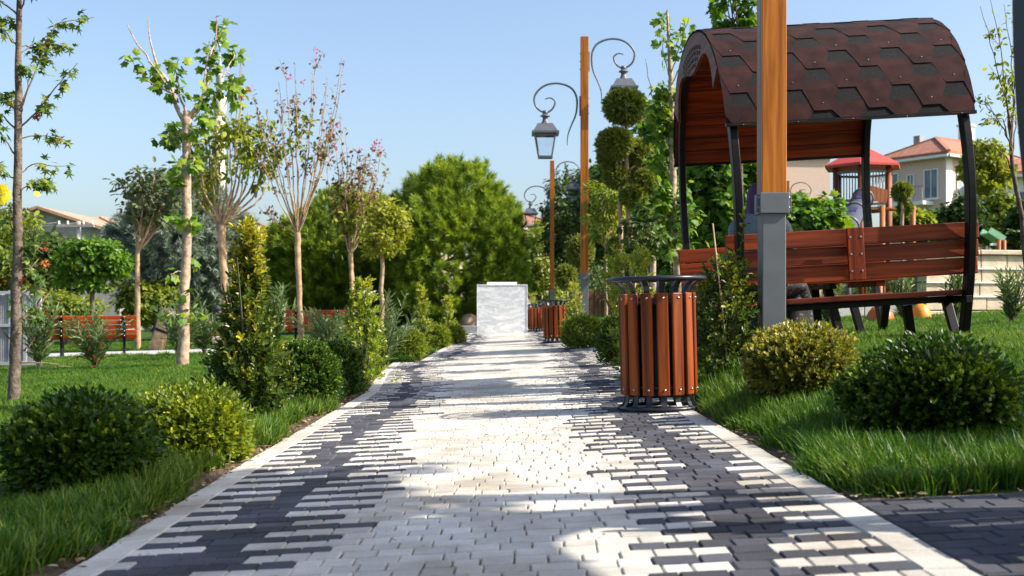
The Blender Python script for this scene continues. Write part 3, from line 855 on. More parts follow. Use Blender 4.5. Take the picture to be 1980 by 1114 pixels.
# ================================================================== BENCHES
def make_bench(loc, rotz, label, L_=2.0):
    t = thing('park_bench', label, 'bench', loc, rotz, group='slatted park benches on the lawn')
    S = .82
    for s in (-1, 1):
        x = s * (L_ / 2 - .22)
        m = MB()
        m.strap([(x, -.02 * S, 0), (x, .04 * S, .2 * S), (x, .02 * S, .40 * S)], .05, .05, (1, 0, 0))
        m.strap([(x, .50 * S, 0), (x, .44 * S, .2 * S), (x, .50 * S, .41 * S)], .05, .05, (1, 0, 0))
        m.strap([(x, -.02 * S, .38 * S), (x, .2 * S, .37 * S), (x, .54 * S, .43 * S), (x, .58 * S, .46 * S)], .05, .045, (1, 0, 0))
        m.strap([(x, .0, .37 * S), (x, -.10 * S, .62 * S), (x, -.20 * S, .92 * S)], .05, .035, (1, 0, 0))
        m.strap([(x, .02, .2 * S), (x, .44 * S, .2 * S)], .03, .03, (1, 0, 0))
        m.build('iron_frame', M['black_metal'], t, bevel=.004)
    bo = MB().lathe([(.012, -.004), (.012, .003), (.001, .008)], n=8).mesh('bolt', M['bolt'])
    for k in range(5):
        z = (.47 + .105 * k) * S; y = -.036 * S - (.47 + .105 * k - .38) * .3 * S
        rot = Matrix.Rotation(R(16.7), 3, 'X')
        o = MB().box((0, y + .036, z), (L_, .028, .085 * S), rot).build('back_slat', M['bench_wood'], t, bevel=.005)
        for s in (-1, 1):
            b = link('bolt', bo, o); b.rotation_euler = (R(90 + 16), 0, 0); b.location = (s * (L_ / 2 - .22), y - .022, z + .012)
    for k in range(4):
        MB().box((0, (.07 + .12 * k) * S, (.412 + .012 * k) * S), (L_, .1 * S, .028)).build('seat_slat', M['bench_wood'], t, bevel=.005)
    return t
d1 = gp(175, 691); x1 = X(180, d1)
make_bench((x1, d1, g(x1, d1)), R(19), 'orange slatted bench with black iron ends, half behind an oleander, seen from behind', L_=160 * d1 / F_PX)
d2 = gp(610, 668); x2 = X(612, d2)
make_bench((x2, d2, g(x2, d2)), R(12), 'orange slatted bench behind the thin crape myrtle trunk', L_=118 * d2 / F_PX)

# ================================================================== PICNIC PAVILION
def prof_point():
    """arch centre line (y, z) from the near foot over the top to the far foot, as a dense polyline by arc length"""
    c = np.array([(-.78, -.06), (-.82, .10), (-.93, .42), (-1.00, .75), (-1.03, 1.08), (-1.0, 1.42), (-.90, 1.76), (-.70, 2.035), (-.40, 2.21), (0, 2.275)])
    c = np.concatenate([c, (c[:-1] * (-1, 1))[::-1]])
    e = np.concatenate([2 * c[:1] - c[1:2], c, 2 * c[-1:] - c[-2:-1]])
    t = np.linspace(0, len(c) - 1, 400); i = np.clip(t.astype(int), 0, len(c) - 2); f = (t - i)[:, None]
    p0, p1, p2, p3 = e[i], e[i + 1], e[i + 2], e[i + 3]
    p = 0.5 * (2 * p1 + (p2 - p0) * f + (2 * p0 - 5 * p1 + 4 * p2 - p3) * f ** 2 + (-p0 + 3 * p1 - 3 * p2 + p3) * f ** 3)
    s = np.concatenate([[0], np.cumsum(np.linalg.norm(np.diff(p, axis=0), axis=1))])
    return p, s
AP, AS = prof_point()
def arch(s, off=0.0):
    """point on the arch at arc length s, moved outwards by off"""
    y = np.interp(s, AS, AP[:, 0]); z = np.interp(s, AS, AP[:, 1])
    y2 = np.interp(s + .01, AS, AP[:, 0]); z2 = np.interp(s + .01, AS, AP[:, 1]); y1 = np.interp(s - .01, AS, AP[:, 0]); z1 = np.interp(s - .01, AS, AP[:, 1])
    t = np.array([y2 - y1, z2 - z1]); t /= np.linalg.norm(t) + 1e-9
    n = np.array([-t[1], t[0]])
    return np.array([y, z]) + n * off
_i = np.argmin(np.abs(AP[:200, 1] - 1.50)); S0 = AS[_i]; S1 = AS[-1] - S0        # eaves

def make_pavilion(loc, label):
    t = thing('picnic_pavilion', label, 'pavilion', loc, group='barrel roofed picnic pavilions', rot=(0, -R(3.3), R(1.5)))
    XA = .775                                   # arches at x = +-XA
    for sx in (-1, 1):
        ss = np.linspace(0, AS[-1], 70)
        pts = [(sx * XA, *arch(s, .0)) for s in ss]
        MB().strap(pts, .052, .080, (1, 0, 0)).build('arch_rib', M['black_metal'], t, bevel=.006)
        for sy in (-1, 1):                     # raking braces at the feet and bench legs
            b = MB()
            b.beam((sx * (XA - .03), sy * .60, .26), (sx * (XA - .03), sy * .77, -.05), .045, .06, (1, 0, 0))
            b.beam((sx * (XA - .03), sy * .50, .27), (sx * (XA - .03), sy * .98, .27), .04, .05)
            b.build('brace', M['black_metal'], t, bevel=.004)
    # table on a central frame
    for sx in (-1, 1):
        lg = MB()
        lg.beam((-.2 + sx * .30, -.30, -.06), (-.2 + sx * .24, -.16, .42), .06, .06, (1, 0, 0)).beam((-.2 + sx * .30, .30, -.06), (-.2 + sx * .24, .16, .42), .06, .06, (1, 0, 0)).beam((-.2 + sx * .24, -.32, .408), (-.2 + sx * .24, .32, .408), .05, .036)
        lg.build('table_leg', M['black_metal'], t, bevel=.004)
        for sy in (-1, 1):
            MB().beam((sx * .52, sy * .52, -.06), (sx * .47, sy * .58, .25), .055, .06, (1, 0, 0)).build('bench_leg', M['black_metal'], t, bevel=.004)
    n = 6
    for k in range(n):
        MB().box((-.215, (k - (n - 1) / 2) * .118, .452), (1.46, .108, .045)).build('table_board', M['pav_wood'], t, bevel=.005)
    for sx in (-1, 1):
        MB().box((-.215 + sx * .60, 0, .41), (.07, .66, .038)).build('table_rail', M['pav_wood'], t, bevel=.004)
    for sy in (-1, 1):
        for k in range(3):
            MB().box((0, sy * (.60 + .112 * k), .318), (1.51, .102, .036)).build('seat_board', M['pav_wood'], t, bevel=.005)
        MB().beam((-.76, sy * .70, .275), (.76, sy * .70, .275), .05, .045).build('seat_beam', M['black_metal'], t, bevel=.004)
        # three back boards, set on the inner side of the arches; they run a little past the ribs
        for k in range(3):
            z = .495 + .118 * k
            yy = float(np.interp(z, AP[:150, 1], AP[:150, 0]))
            MB().box((0, -sy * (yy + .066), z), (1.71, .026, .112)).build('back_board', M['pav_wood'], t, bevel=.005)
        cl = MB().box((0, sy * (1.03 - .04), .613), (.112, .024, .35)); c_ = cl.build('back_cleat', M['pav_wood_z'], t, bevel=.005)
        bo = MB()
        for z in (.50, .56, .67, .73): bo.lathe([(.006, 0), (.001, .004)], (0, 0, 0), 8)
        q = MB()
        for z in (.50, .613, .726):
            for x in (-.035, .035):
                q.box((x, sy * (1.03 - .027), z), (.011, .005, .011))
        q.build('screw', M['bolt'], c_)
    # roof: planks inside, dark felt, hexagonal shingles outside
    W = 1.655
    felt = MB(); ss = np.linspace(S0 - .01, S1 + .01, 60)
    fv = []
    for s in ss:
        for off in (.062, .072):
            y, z = arch(s, off); fv += [(-W / 2, y, z), (W / 2, y, z)]
    ff = []
    for i in range(len(ss) - 1):
        a = i * 4; b = a + 4
        ff += [(a + 2, a + 3, b + 3, b + 2), (a, b, b + 1, a + 1), (a, a + 2, b + 2, b), (a + 1, b + 1, b + 3, a + 3)]
    e = (len(ss) - 1) * 4
    ff += [(0, 1, 3, 2), (e, e + 2, e + 3, e + 1)]
    felt.add(fv, ff)
    roof = felt.build('roof', M['shingle_dark'], t)
    npl = int((S1 - S0) / .098)
    for k in range(npl):
        s = S0 + (k + .5) * (S1 - S0) / npl; w = (S1 - S0) / npl - .006
        a, b = arch(s - w / 2, .051), arch(s + w / 2, .051)
        MB().beam((-W / 2 + .01, (a[0] + b[0]) / 2, (a[1] + b[1]) / 2), (W / 2 - .01, (a[0] + b[0]) / 2, (a[1] + b[1]) / 2), float(np.hypot(*(b - a))), .016, up=(0, *(np.array([-(b - a)[1], (b - a)[0]]) / np.hypot(*(b - a))))).build('plank', M['pav_wood'], roof)
    PER, HW, FL, RS = .362, .121, .060, .150            # honeycomb: period, half width, half flat, row step
    rows = int((S1 - S0) / RS)
    half = rows // 2 + 1
    bolt_s = []
    for side in (0, 1):
        for r in range(half):
            s_mid = (S0 + .05 + r * RS)
            for c in range(-3, 4):
                x0 = c * PER + (PER / 2 if r % 2 else 0)
                poly = []
                for (x, v) in ((-FL, -RS), (FL, -RS), (HW, 0), (FL, RS), (-FL, RS), (-HW, 0)):
                    poly.append((x0 + x, v))
                if max(p[0] for p in poly) < -W / 2 or min(p[0] for p in poly) > W / 2: continue
                def vert(x, v, extra=0.0):
                    x = min(max(x, -W / 2 - .004), W / 2 + .004)
                    s = max(s_mid + v, S0 - .02)
                    s = min(s, (S0 + S1) / 2 + .05)
                    off = .0745 + .0075 * (RS - v) / (2 * RS) + extra + .0012 * (r % 2)
                    y, z = arch(s, off)
                    return (x, y if side == 0 else -y, z)
                vd = RS * .36                              # print changes to dark above this line
                xd = FL + (HW - FL) * (RS - vd) / RS
                vs_ = [vert(*p) for p in ((x0 - FL, -RS), (x0 + FL, -RS), (x0 + HW, 0), (x0 + xd, vd), (x0 + FL, RS), (x0 - FL, RS), (x0 - xd, vd), (x0 - HW, 0), (x0, -RS), (x0, 0), (x0, vd), (x0, RS))]
                lo = [vert(p[0], p[1], -.006) for p in ((x0 - FL, -RS), (x0 + FL, -RS), (x0 + HW, 0), (x0 - HW, 0))]
                m = MB()
                m.add(vs_ + lo, [(0, 8, 9, 7), (8, 1, 2, 9), (7, 9, 10, 6), (9, 2, 3, 10), (0, 12, 13, 1), (1, 13, 14, 2), (0, 7, 15, 12)], 0)
                m.add(vs_, [(6, 10, 11, 5), (10, 3, 4, 11)], 1)
                if abs(vs_[3][0] - vs_[6][0]) < .02: continue
                m.build('shingle', [M['shingle_red'], M['shingle_dark']], roof)
                if r < 5: bolt_s.append((vert(x0 + .005, -RS + .05, .001), side))
    q = MB()
    for p, side in bolt_s:
        if abs(p[0]) < W / 2: q.lathe([(.0035, -.001), (.0035, .0015), (.001, .003)], p, 6)
    q.build('nail_head', M['bolt'], roof)
    for sy in (-1, 1):                                     # dark edge strip at the eaves
        y, z = arch(S0 - .012, .066)
        MB().box((0, sy * abs(y), z), (W + .01, .03, .022)).build('eave_strip', M['black_metal'], roof)
    # arched gable boards, dark quads laid on for shaded lattice holes
    for sx in (-1, 1):
        sm = AS[-1] / 2; a0, a1 = sm - .95, sm + .95
        vv = []; fs = []; N = 64
        for i in range(N + 1):
            s = a0 + (a1 - a0) * i / N; u = abs(i / N - .5) * 2
            dep = .19 + .08 * math.cos(min(1, u / .34) * math.pi / 2) if u < .34 else .19 - .09 * math.sin((u - .34) / .66 * math.pi)
            if u > .8: dep = max(dep, .03 + .16 * (u - .8) / .2)
            o_ = arch(s, .058); i_ = arch(s, .05 - dep)
            for dx in (0, .022):
                vv += [(sx * (XA + .036 + dx), *o_), (sx * (XA + .036 + dx), *i_)]
        for i in range(N):
            a = i * 4; b = a + 4
            fs += [(a, a + 1, b + 1, b), (a + 2, b + 2, b + 3, a + 3), (a, b, b + 2, a + 2), (a + 1, a + 3, b + 3, b + 1)]
        e = N * 4; fs += [(0, 2, 3, 1), (e, e + 1, e + 3, e + 2)]
        gb = MB().add(vv, fs).build('gable_board', M['fascia_wood'], t)
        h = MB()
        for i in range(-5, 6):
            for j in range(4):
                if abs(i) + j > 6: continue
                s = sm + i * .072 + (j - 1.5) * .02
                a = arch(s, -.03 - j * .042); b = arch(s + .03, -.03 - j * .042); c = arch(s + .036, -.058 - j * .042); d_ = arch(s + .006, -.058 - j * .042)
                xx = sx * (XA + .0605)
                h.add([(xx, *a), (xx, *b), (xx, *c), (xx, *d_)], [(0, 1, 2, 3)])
        h.build('lattice_dark_quad', M['hole_shade'], gb)
    return t
M['pav_wood_z'] = mat_wood('red brown upright boards', (0.13, 0.016, 0.003), (0.265, 0.041, 0.006), 'z', 0.4)
PX_, PY_ = 2.25, 8.55
pav1 = make_pavilion((PX_, PY_, g(PX_, PY_) + .01), 'barrel roofed picnic pavilion with brown hexagonal shingles on the lawn behind the thick post')
QX, QY = 2.155, 1.86
pav2 = dup(pav1, (QX, QY, g(QX, QY) + .02), 'second barrel roofed pavilion on the dark paving, only a black rib showing')

# ================================================================== PEOPLE
def make_person(loc, rotz, label, coat, skirt, scarf, scale=1.0, cap=False):
    t = thing('person', label, 'person', loc, rotz)
    t.scale = (scale,) * 3
    J = {'pelvis': (0, 0, .08), 'waist': (0, -.02, .22), 'chest': (0, -.03, .40), 'collar': (0, -.015, .50), 'neck': (0, .005, .56), 'head': (0, .03, .66), 'crown': (0, .03, .76)}
    rad = {'pelvis': (.17, .13), 'waist': (.145, .115), 'chest': (.155, .12), 'collar': (.10, .085), 'neck': (.05, .05), 'head': (.082, .092), 'crown': (.06, .07)}
    E = [('pelvis', 'waist'), ('waist', 'chest'), ('chest', 'collar'), ('collar', 'neck'), ('neck', 'head'), ('head', 'crown')]
    for s, n in ((-1, 'l'), (1, 'r')):
        J.update({'sh' + n: (s * .185, -.02, .475), 'el' + n: (s * .205, .06, .27), 'wr' + n: (s * .13, .30, .255), 'pa' + n: (s * .10, .36, .255)})
        rad.update({'sh' + n: (.062, .062), 'el' + n: (.042, .042), 'wr' + n: (.030, .030), 'pa' + n: (.034, .022)})
        E += [('collar', 'sh' + n), ('sh' + n, 'el' + n), ('el' + n, 'wr' + n), ('wr' + n, 'pa' + n)]
        for k in range(4):
            a = 'f%d%s' % (k, n); L_ = (.05, .058, .055, .042)[k]
            J[a] = (s * (.10 - .016 * (k - 1.5) * 1), .385, .250); J[a + 't'] = (s * (.096 - .017 * (k - 1.5)), .385 + L_ * .7, .236)
            rad[a] = (.0105,) * 2; rad[a + 't'] = (.008,) * 2
            E += [('pa' + n, a), (a, a + 't')]
        J['th' + n] = (s * .075, .365, .262); J['tt' + n] = (s * .055, .395, .25); rad['th' + n] = (.012,) * 2; rad['tt' + n] = (.009,) * 2
        E += [('pa' + n, 'th' + n), ('th' + n, 'tt' + n)]
        J.update({'hip' + n: (s * .09, .03, .07), 'kn' + n: (s * .11, .36, .07), 'an' + n: (s * .11, .34, -.26), 'to' + n: (s * .115, .45, -.295)})
        rad.update({'hip' + n: (.09, .09), 'kn' + n: (.068, .068), 'an' + n: (.042, .042), 'to' + n: (.032, .026)})
        E += [('pelvis', 'hip' + n), ('hip' + n, 'kn' + n), ('kn' + n, 'an' + n), ('an' + n, 'to' + n)]
    names = list(J); idx = {n: i for i, n in enumerate(names)}
    me = bpy.data.meshes.new('body'); me.from_pydata([J[n] for n in names], [(idx[a], idx[b]) for a, b in E], [])
    o = link('body', me, t)
    bm = bmesh.new(); bm.from_mesh(me); sl = bm.verts.layers.skin.verify()
    bm.verts.ensure_lookup_table()
    for n in names:
        v = bm.verts[idx[n]][sl]; v.radius = rad[n]; v.use_root = (n == 'pelvis')
    bm.to_mesh(me); bm.free()
    me.materials.append(coat)
    sk = o.modifiers.new('skin', 'SKIN'); sk.use_smooth_shade = True
    o.modifiers.new('smooth', 'SUBSURF').levels = 2; o.modifiers['smooth'].render_levels = 2
    # face: skin patch with nose, eyes and mouth on the front of the head
    f = MB(); n = 12
    f.lathe([(.074 * math.sin(a), .092 * math.cos(a)) for a in np.linspace(3.1, .05, 12)], (0, .052, .665), 16)
    f.prism([(.115, .672), (.138, .645), (.115, .640)], -.010, .010, 'x')
    fo = f.build('face', M['skin'], t)
    ft = MB()
    for s in (-1, 1): ft.lathe([(.001, .008), (.010, 0), (.001, -.008)], (s * .029, .116, .682), 8)
    ft.box((0, .121, .622), (.04, .008, .007))
    ft.build('eyes_and_mouth', M['hair'], fo)
    # head covering
    h = MB()
    if cap:
        h.lathe([(.001, .80), (.06, .79), (.092, .74), (.098, .69), (.096, .655), (.08, .65)], (0, .025, 0), 18)
        h.box((0, .125, .70), (.12, .09, .012))
        h.build('cap', scarf, t)
    else:
        prof = [(.001, .785), (.050, .775), (.082, .745), (.098, .70), (.102, .64), (.098, .58), (.106, .53), (.135, .49), (.145, .45), (.125, .43)]
        vs_ = []; nn = 24
        for i, (r, z) in enumerate(prof):
            for k in range(nn):
                a = 2 * math.pi * k / nn
                rr = r * (1 + (.05 * math.sin(a * 5 + i * .7) if i > 4 else .015 * math.sin(a * 4 + i)))
                yy = rr * math.sin(a) * (.98 if i < 6 else .72)
                if i < 6 and math.sin(a) > .55: yy = min(yy, .075)
                vs_.append((rr * math.cos(a), yy + .012 - (.03 if i > 6 else 0), z))
        fs = [(i * nn + k, i * nn + (k + 1) % nn, (i + 1) * nn + (k + 1) % nn, (i + 1) * nn + k) for i in range(len(prof) - 1) for k in range(nn)]
        h.add(vs_, fs, 0, True)
        h.build('headscarf', scarf, t)
    # skirt or trousers cloth: a draped sheet over hips, thighs and shins
    s_ = MB(); path_ = [((0, -.02, .17), .165, .135), ((0, .02, .09), .195, .15), ((0, .18, .075), .20, .105), ((0, .34, .06), .20, .105), ((0, .40, -.02), .205, .10), ((0, .385, -.15), .215, .12), ((0, .37, -.27), .235, .15)]
    tang = [(0, .3, -1), (0, .9, -.5), (0, 1, 0), (0, .8, -.6), (0, .1, -1), (0, -.05, -1), (0, -.05, -1)]
    nn = 28; vs_ = []
    for i, ((c, rx, ry), tg) in enumerate(zip(path_, tang)):
        tv = Vector(tg).normalized(); u = Vector((1, 0, 0)); w = tv.cross(u).normalized()
        for k in range(nn):
            a = 2 * math.pi * k / nn; fold = 1 + .06 * math.sin(a * 6 + i * .5) * min(1, i / 3)
            p = Vector(c) + u * (rx * math.cos(a) * fold) + w * (ry * math.sin(a) * fold)
            vs_.append(p)
    fs = [(i * nn + k, i * nn + (k + 1) % nn, (i + 1) * nn + (k + 1) % nn, (i + 1) * nn + k) for i in range(len(path_) - 1) for k in range(nn)]
    s_.add(vs_, fs, 0, True).build('skirt', skirt, t)
    return t
M['skin'] = mat_plain('skin', (.42, .24, .17), .5, var=.06)
M['hair'] = mat_plain('dark hair', (.015, .01, .008), .6)
M['coat'] = mat_plain('blue grey coat cloth', (.13, .16, .18), .85, var=.15, scale=30, bump=.2)
M['scarf'] = mat_plain('purple headscarf cloth', (.055, .012, .075), .7, var=.3, scale=14)
def skirt_mat():
    m = mat_plain('dark patterned skirt cloth', (.03, .028, .035), .85)
    nt = m.node_tree; b = nt.nodes['Principled BSDF']
    tc = nt.nodes.new('ShaderNodeTexCoord'); vo = nt.nodes.new('ShaderNodeTexVoronoi'); vo.inputs['Scale'].default_value = 26
    nt.links.new(tc.outputs['Object'], vo.inputs['Vector'])
    rp = nt.nodes.new('ShaderNodeValToRGB'); e = rp.color_ramp.elements
    e[0].position = .12; e[1].position = .3; e[0].color = (.17, .16, .17, 1); e[1].color = (.016, .014, .018, 1); e.new(.05).color = (.20, .04, .18, 1)
    nt.links.new(vo.outputs['Distance'], rp.inputs[0]); nt.links.new(rp.outputs[0], b.inputs['Base Color'])
    return m
M['skirt'] = skirt_mat()
# sits on the near pavilion bench, turned to the table, back to the path
hx, hy = 1.68, 7.92
make_person((hx, hy, g(PX_, PY_) + .01 + .336 + (hx - PX_) * math.tan(R(3.3)) + .045), R(-36), 'person in a purple headscarf and grey coat seated on the pavilion bench, seen from behind', M['coat'], M['skirt'], M['scarf'], 1.0)
M['dark_cloth'] = mat_plain('black purple cloth', (.018, .010, .022), .85, var=.2)
M['cap_cloth'] = mat_plain('dark blue cap cloth', (.03, .035, .06), .8)
dp = gp(418, 674); xp = X(417, dp)
MBs = MB(); 
st = thing('rough_stone', 'low rough stone under the seated person beside the walkway', 'stone', (xp, dp + .1, g(xp, dp + .1)))
MB().lathe([(.26, -.05), (.28, .08), (.24, .22), (.15, .27), (.001, .28)], n=11, sx=1.2, sy=.8).build('stone', mat_plain('grey stone', (.30, .28, .25), .9, var=.25, scale=8, bump=.6), st)
make_person((xp, dp + .1, g(xp, dp + .1) + .28), R(-60), 'person in dark clothes and a dark cap sitting low beyond the oleanders', M['dark_cloth'], M['dark_cloth'], M['cap_cloth'], .82, True)

# ================================================================== VEGETATION
UP = np.array((0, 0, 1.0))
def lumps(u, k, amp, sharp=6.0):
    c = rdir(k); a = rng.uniform(.3, 1, k)
    return 1 + amp * ((a * np.exp(-(1 - u @ c.T) * sharp)).sum(1) - .5)

def sprigs(base, direc, n, length, lsize, spread=.75, shape='oval', tint=None, droop=0.0, grad=0.0):
    """n leaves in turned pairs along each sprig"""
    S = len(base); d = unit(direc)
    r = unit(np.cross(d, rdir(S))); w = np.cross(d, r)
    t = np.linspace(.1, 1.0, n)[None, :]
    ph = (np.arange(n) * 2.4)[None, :] + rng.uniform(0, 6.28, S)[:, None]
    lat = np.cos(ph)[..., None] * r[:, None, :] + np.sin(ph)[..., None] * w[:, None, :]
    L_ = np.broadcast_to(length, (S,))[:, None]
    p = base[:, None, :] + d[:, None, :] * (t * L_)[..., None]
    k = (spread * (1.15 - .75 * t))[..., None]
    ld = unit(d[:, None, :] + lat * k * 1.3 - droop * UP + .18 * rng.normal(size=(S, n, 3)))
    nn = unit(d[:, None, :] * .9 - lat * .5 + .55 * UP + .25 * rng.normal(size=(S, n, 3)))
    sz = lsize * rng.uniform(.7, 1.2, (S, n)) * (1.08 - .35 * t ** 2)
    tn = (rng.random(S)[:, None] * .45 + rng.random((S, n)) * .35 + .22 * t) if tint is None else np.clip(tint[:, None] + grad * (t - .55) + rng.normal(0, .13, (S, n)), 0, 1)
    return leaves(p.reshape(-1, 3), ld.reshape(-1, 3), nn.reshape(-1, 3), sz.ravel(), shape, tn.ravel())

def stems_part(t, lines, mat, n=5, name='stem'):
    V, Fa = tube_arrays(lines, n)
    return link(name, np_mesh(name, V, Fa, mat, smooth=True), t)

def boxwood(label, x, y, rx, ry, h, mat, lsize=.024, ns=1500, rough=.08, group='rounded boxwood balls along the path', z=None, top_sun_tint=0.0, nl=7):
    t = thing('boxwood_shrub', label, 'shrub', (x, y, g(x, y) if z is None else z), group=group)
    u = rdir(ns); u[:, 2] = np.where(u[:, 2] < -.55, -u[:, 2], u[:, 2])
    R_ = np.array((rx, ry, h * .56)); c = np.array((0, 0, h * .46))
    f = lumps(u, 18, .21, 10) * rng.normal(1, rough * .55, ns)
    sq = 1 + .10 * (np.abs(u[:, :1]) * np.abs(u[:, 2:3]))           # a little boxy, as clipped
    L_ = lsize * 2.0
    b = c + u * sq * R_ * f[:, None] - unit(u * .7 + UP * .5) * L_ * .8
    d = unit(u * .75 + UP * .55 + .35 * rng.normal(size=(ns, 3)))
    ti = np.clip(rng.normal(.42, .18, ns) + top_sun_tint * np.clip(u[:, 2], 0, 1), 0, 1)  # upper sprigs tinted to stand in for sunlight on the top
    k = int(ns * .7); ui = rdir(k); bi = c + ui * R_ * (rng.uniform(.45, .86, k) ** .7)[:, None]
    s1 = sprigs(b, d, nl, L_, lsize, .62, 'round', ti, grad=.62)
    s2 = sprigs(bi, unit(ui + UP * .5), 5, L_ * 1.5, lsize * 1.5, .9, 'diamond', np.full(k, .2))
    V, Fa, tn = s1
    link('foliage', np_mesh('foliage', V, Fa, L[mat], tn), t)
    V, Fa, tn = s2
    link('inner_foliage', np_mesh('inner_foliage', V, Fa, L[mat], tn), t)
    lines = []
    for _ in range(14):
        e = rdir(1)[0]; e[2] = abs(e[2]) * .8 + .25; e = c + e * R_ * .85
        lines.append((np.array([(rng.normal(0, .02), rng.normal(0, .02), -.02), e * (.5, .5, .55), e]), [.007, .0035]))
    stems_part(t, lines, M['twig'])
    return t

def column_bush(label, x, y, rad, h, mat, lsize=.04, ns=420, prof=None, shoots=0, group='upright euonymus bushes along the path', leaders=None, tint_top=.35, nl=8, name='column_bush'):
    """upright shrub: radius follows prof(0..1)"""
    t = thing(name, label, 'bush', (x, y, g(x, y)), group=group)
    prof = prof or (lambda k: np.interp(k, [0, .12, .35, .6, .85, 1], [.75, 1, .95, .62, .32, .08]))
    k = rng.random(ns) ** .9
    # more sprigs where it is wide
    keep = rng.random(ns) < .25 + .75 * prof(k); k = k[keep]; n = len(k)
    a = rng.uniform(0, 6.28, n); rr = prof(k) * rad * np.sqrt(rng.uniform(.12, 1.0, n)) * rng.normal(1, .12, n)
    out = np.stack([np.cos(a), np.sin(a), np.zeros(n)], -1)
    b = out * np.maximum(rr - lsize * .9, 0)[:, None]; b[:, 2] = k * h * .97
    d = unit(out * .8 + UP * .65 + .3 * rng.normal(size=(n, 3)))
    ti = np.clip(rng.normal(.34, .16, n) + tint_top * k ** 2.2, 0, 1)
    sets = [sprigs(b, d, nl, lsize * 2.2, lsize, .85, 'oval', ti)]
    lines = []
    for j in range(7):
        e = np.array((rng.normal(0, rad * .45), rng.normal(0, rad * .45), h * rng.uniform(.55, .95)))
        lines.append((np.array([(0, 0, -.02), e * (.4, .4, .5), e]), [.011, .004]))
    for sx_, sh, lean in (leaders or []):
        p0 = np.array((sx_, rng.normal(0, .03), h * .45)); p1 = np.array((sx_ + lean, rng.normal(0, .04), sh))
        ln = np.linspace(0, 1, 14)[:, None]; pp = p0 * (1 - ln) + p1 * ln; pp[:, 0] += .015 * np.sin(ln[:, 0] * 7)
        lines.append((pp, [.005, .002]))
        q = np.repeat(pp, 5, 0); m = len(q); o_ = rdir(m); o_[:, 2] *= .3
        sets.append(leaves(q, unit(o_ + UP * .75), unit(UP + .6 * rdir(m)), lsize * rng.uniform(.8, 1.15, m), 'oval', rng.uniform(.45, .85, m)))
        sets.append(sprigs(p1[None], np.array([[0, 0, 1.0]]), 9, lsize, lsize, .8, 'oval', np.array([.9])))
    V, Fa, tn = join_leaves(*sets)
    link('foliage', np_mesh('foliage', V, Fa, L[mat], tn), t)
    stems_part(t, lines, M['stem'])
    return t

def oleander(label, x, y, w, h, n_st=16, lsize=.10, flowers=0, mat='oleander', group='oleander bushes on the lawn', red=0.0):
    t = thing('oleander_bush', label, 'bush', (x, y, g(x, y)), group=group)
    lines = []; B = []; D = []
    tips = []
    for _ in range(n_st):
        a = rng.uniform(0, 6.28); s = rng.uniform(.1, 1) * w * .5; hh = h * rng.uniform(.55, 1.0)
        e = np.array((math.cos(a) * s, math.sin(a) * s, hh)); k = np.linspace(0, 1, 9)[:, None]
        pp = np.array((0, 0, -.02)) * (1 - k) + e * k; pp[:, :2] *= 1.25 * k ** .35
        lines.append((pp, [.009, .003])); tips.append(pp[-1])
        B.append(pp[2:]); D.append(np.gradient(pp, axis=0)[2:])
    B = np.concatenate(B); D = np.concatenate(D)
    b = B + rng.normal(0, .008, B.shape); d = D
    s = sprigs(b, d, 5, .07, lsize, .8, 'lance')
    link('foliage', np_mesh('foliage', s[0], s[1], L[mat], s[2]), t)
    stems_part(t, lines, M['stem'])
    if flowers:
        fs = []
        order = sorted(tips, key=lambda p: -p[2])[:flowers]
        for p in order:
            q = p + rng.normal(0, .03, (14, 3)) + (0, 0, .05)
            fs.append(leaves(q, rdir(14) + UP * .4, rdir(14) + UP, .05, 'oval'))
        V, Fa, tn = join_leaves(*fs)
        link('flower_head', np_mesh('flower_head', V, Fa, M['white_flower'], tn), t)
    if red:
        n = int(60 * red); q = B[rng.integers(0, len(B), n)]; q = q * (1, 1, .75) + rng.normal(0, lsize * .5, q.shape)
        V, Fa, tn = leaves(q, rdir(n) - UP * .3, rdir(n) + UP, lsize * .7, 'lance')
        link('turned_leaves', np_mesh('turned_leaves', V, Fa, L['red'], tn), t)
    return t

def bx_at(px, d, w_px, py_top, **kw):
    """x, half width and height of a plant standing at distance d"""
    x = X(px, d); return x, d, w_px * d / F_PX / 2, Z(py_top, d) - g(x, d)

# --- beside the path, lawn side (near to far)
x, y, r, h = bx_at(160, 4.1, 250, 785); boxwood('large dark boxwood ball in the shade nearest the camera on the lawn side', x, y, r, r * .95, h, 'box_dark', .027, 1900, top_sun_tint=.1)
x, y, r, h = bx_at(368, 4.95, 216, 760); boxwood('bright yellow green boxwood ball in full sun before the tall golden topped bush', x, y, r, r, h, 'box_bright', .024, 1900, top_sun_tint=.25)
x, y, r, h = bx_at(480, 6.6, 158, 432); tall = column_bush('tall tapering dark bush with golden top behind the bright boxwood ball', x, y, r, h, 'euonymus', .044, 1150, prof=lambda k: np.interp(k, [0, .1, .3, .5, .65, .85, 1], [.8, 1, .92, .55, .34, .22, .05]), tint_top=.6)
x, y, r, h = bx_at(425, 6.9, 60, 690); column_bush('low leafy bush leaning out beside the tall golden topped bush', x, y, r, h, 'euonymus', .036, 120, tint_top=.1, group='low bushes along the path')
x, y, r, h = bx_at(598, 7.9, 125, 672); boxwood('dark boxwood ball touching the foot of the tall golden topped bush', x, y, r, r, h, 'box_dark', .022, 1300, top_sun_tint=.05)
x, y, r, h = bx_at(648, 8.9, 92, 665); boxwood('dark boxwood ball just before the ragged yellow green bush', x, y, r, r, h, 'box_dark', .022, 1000, top_sun_tint=.05)
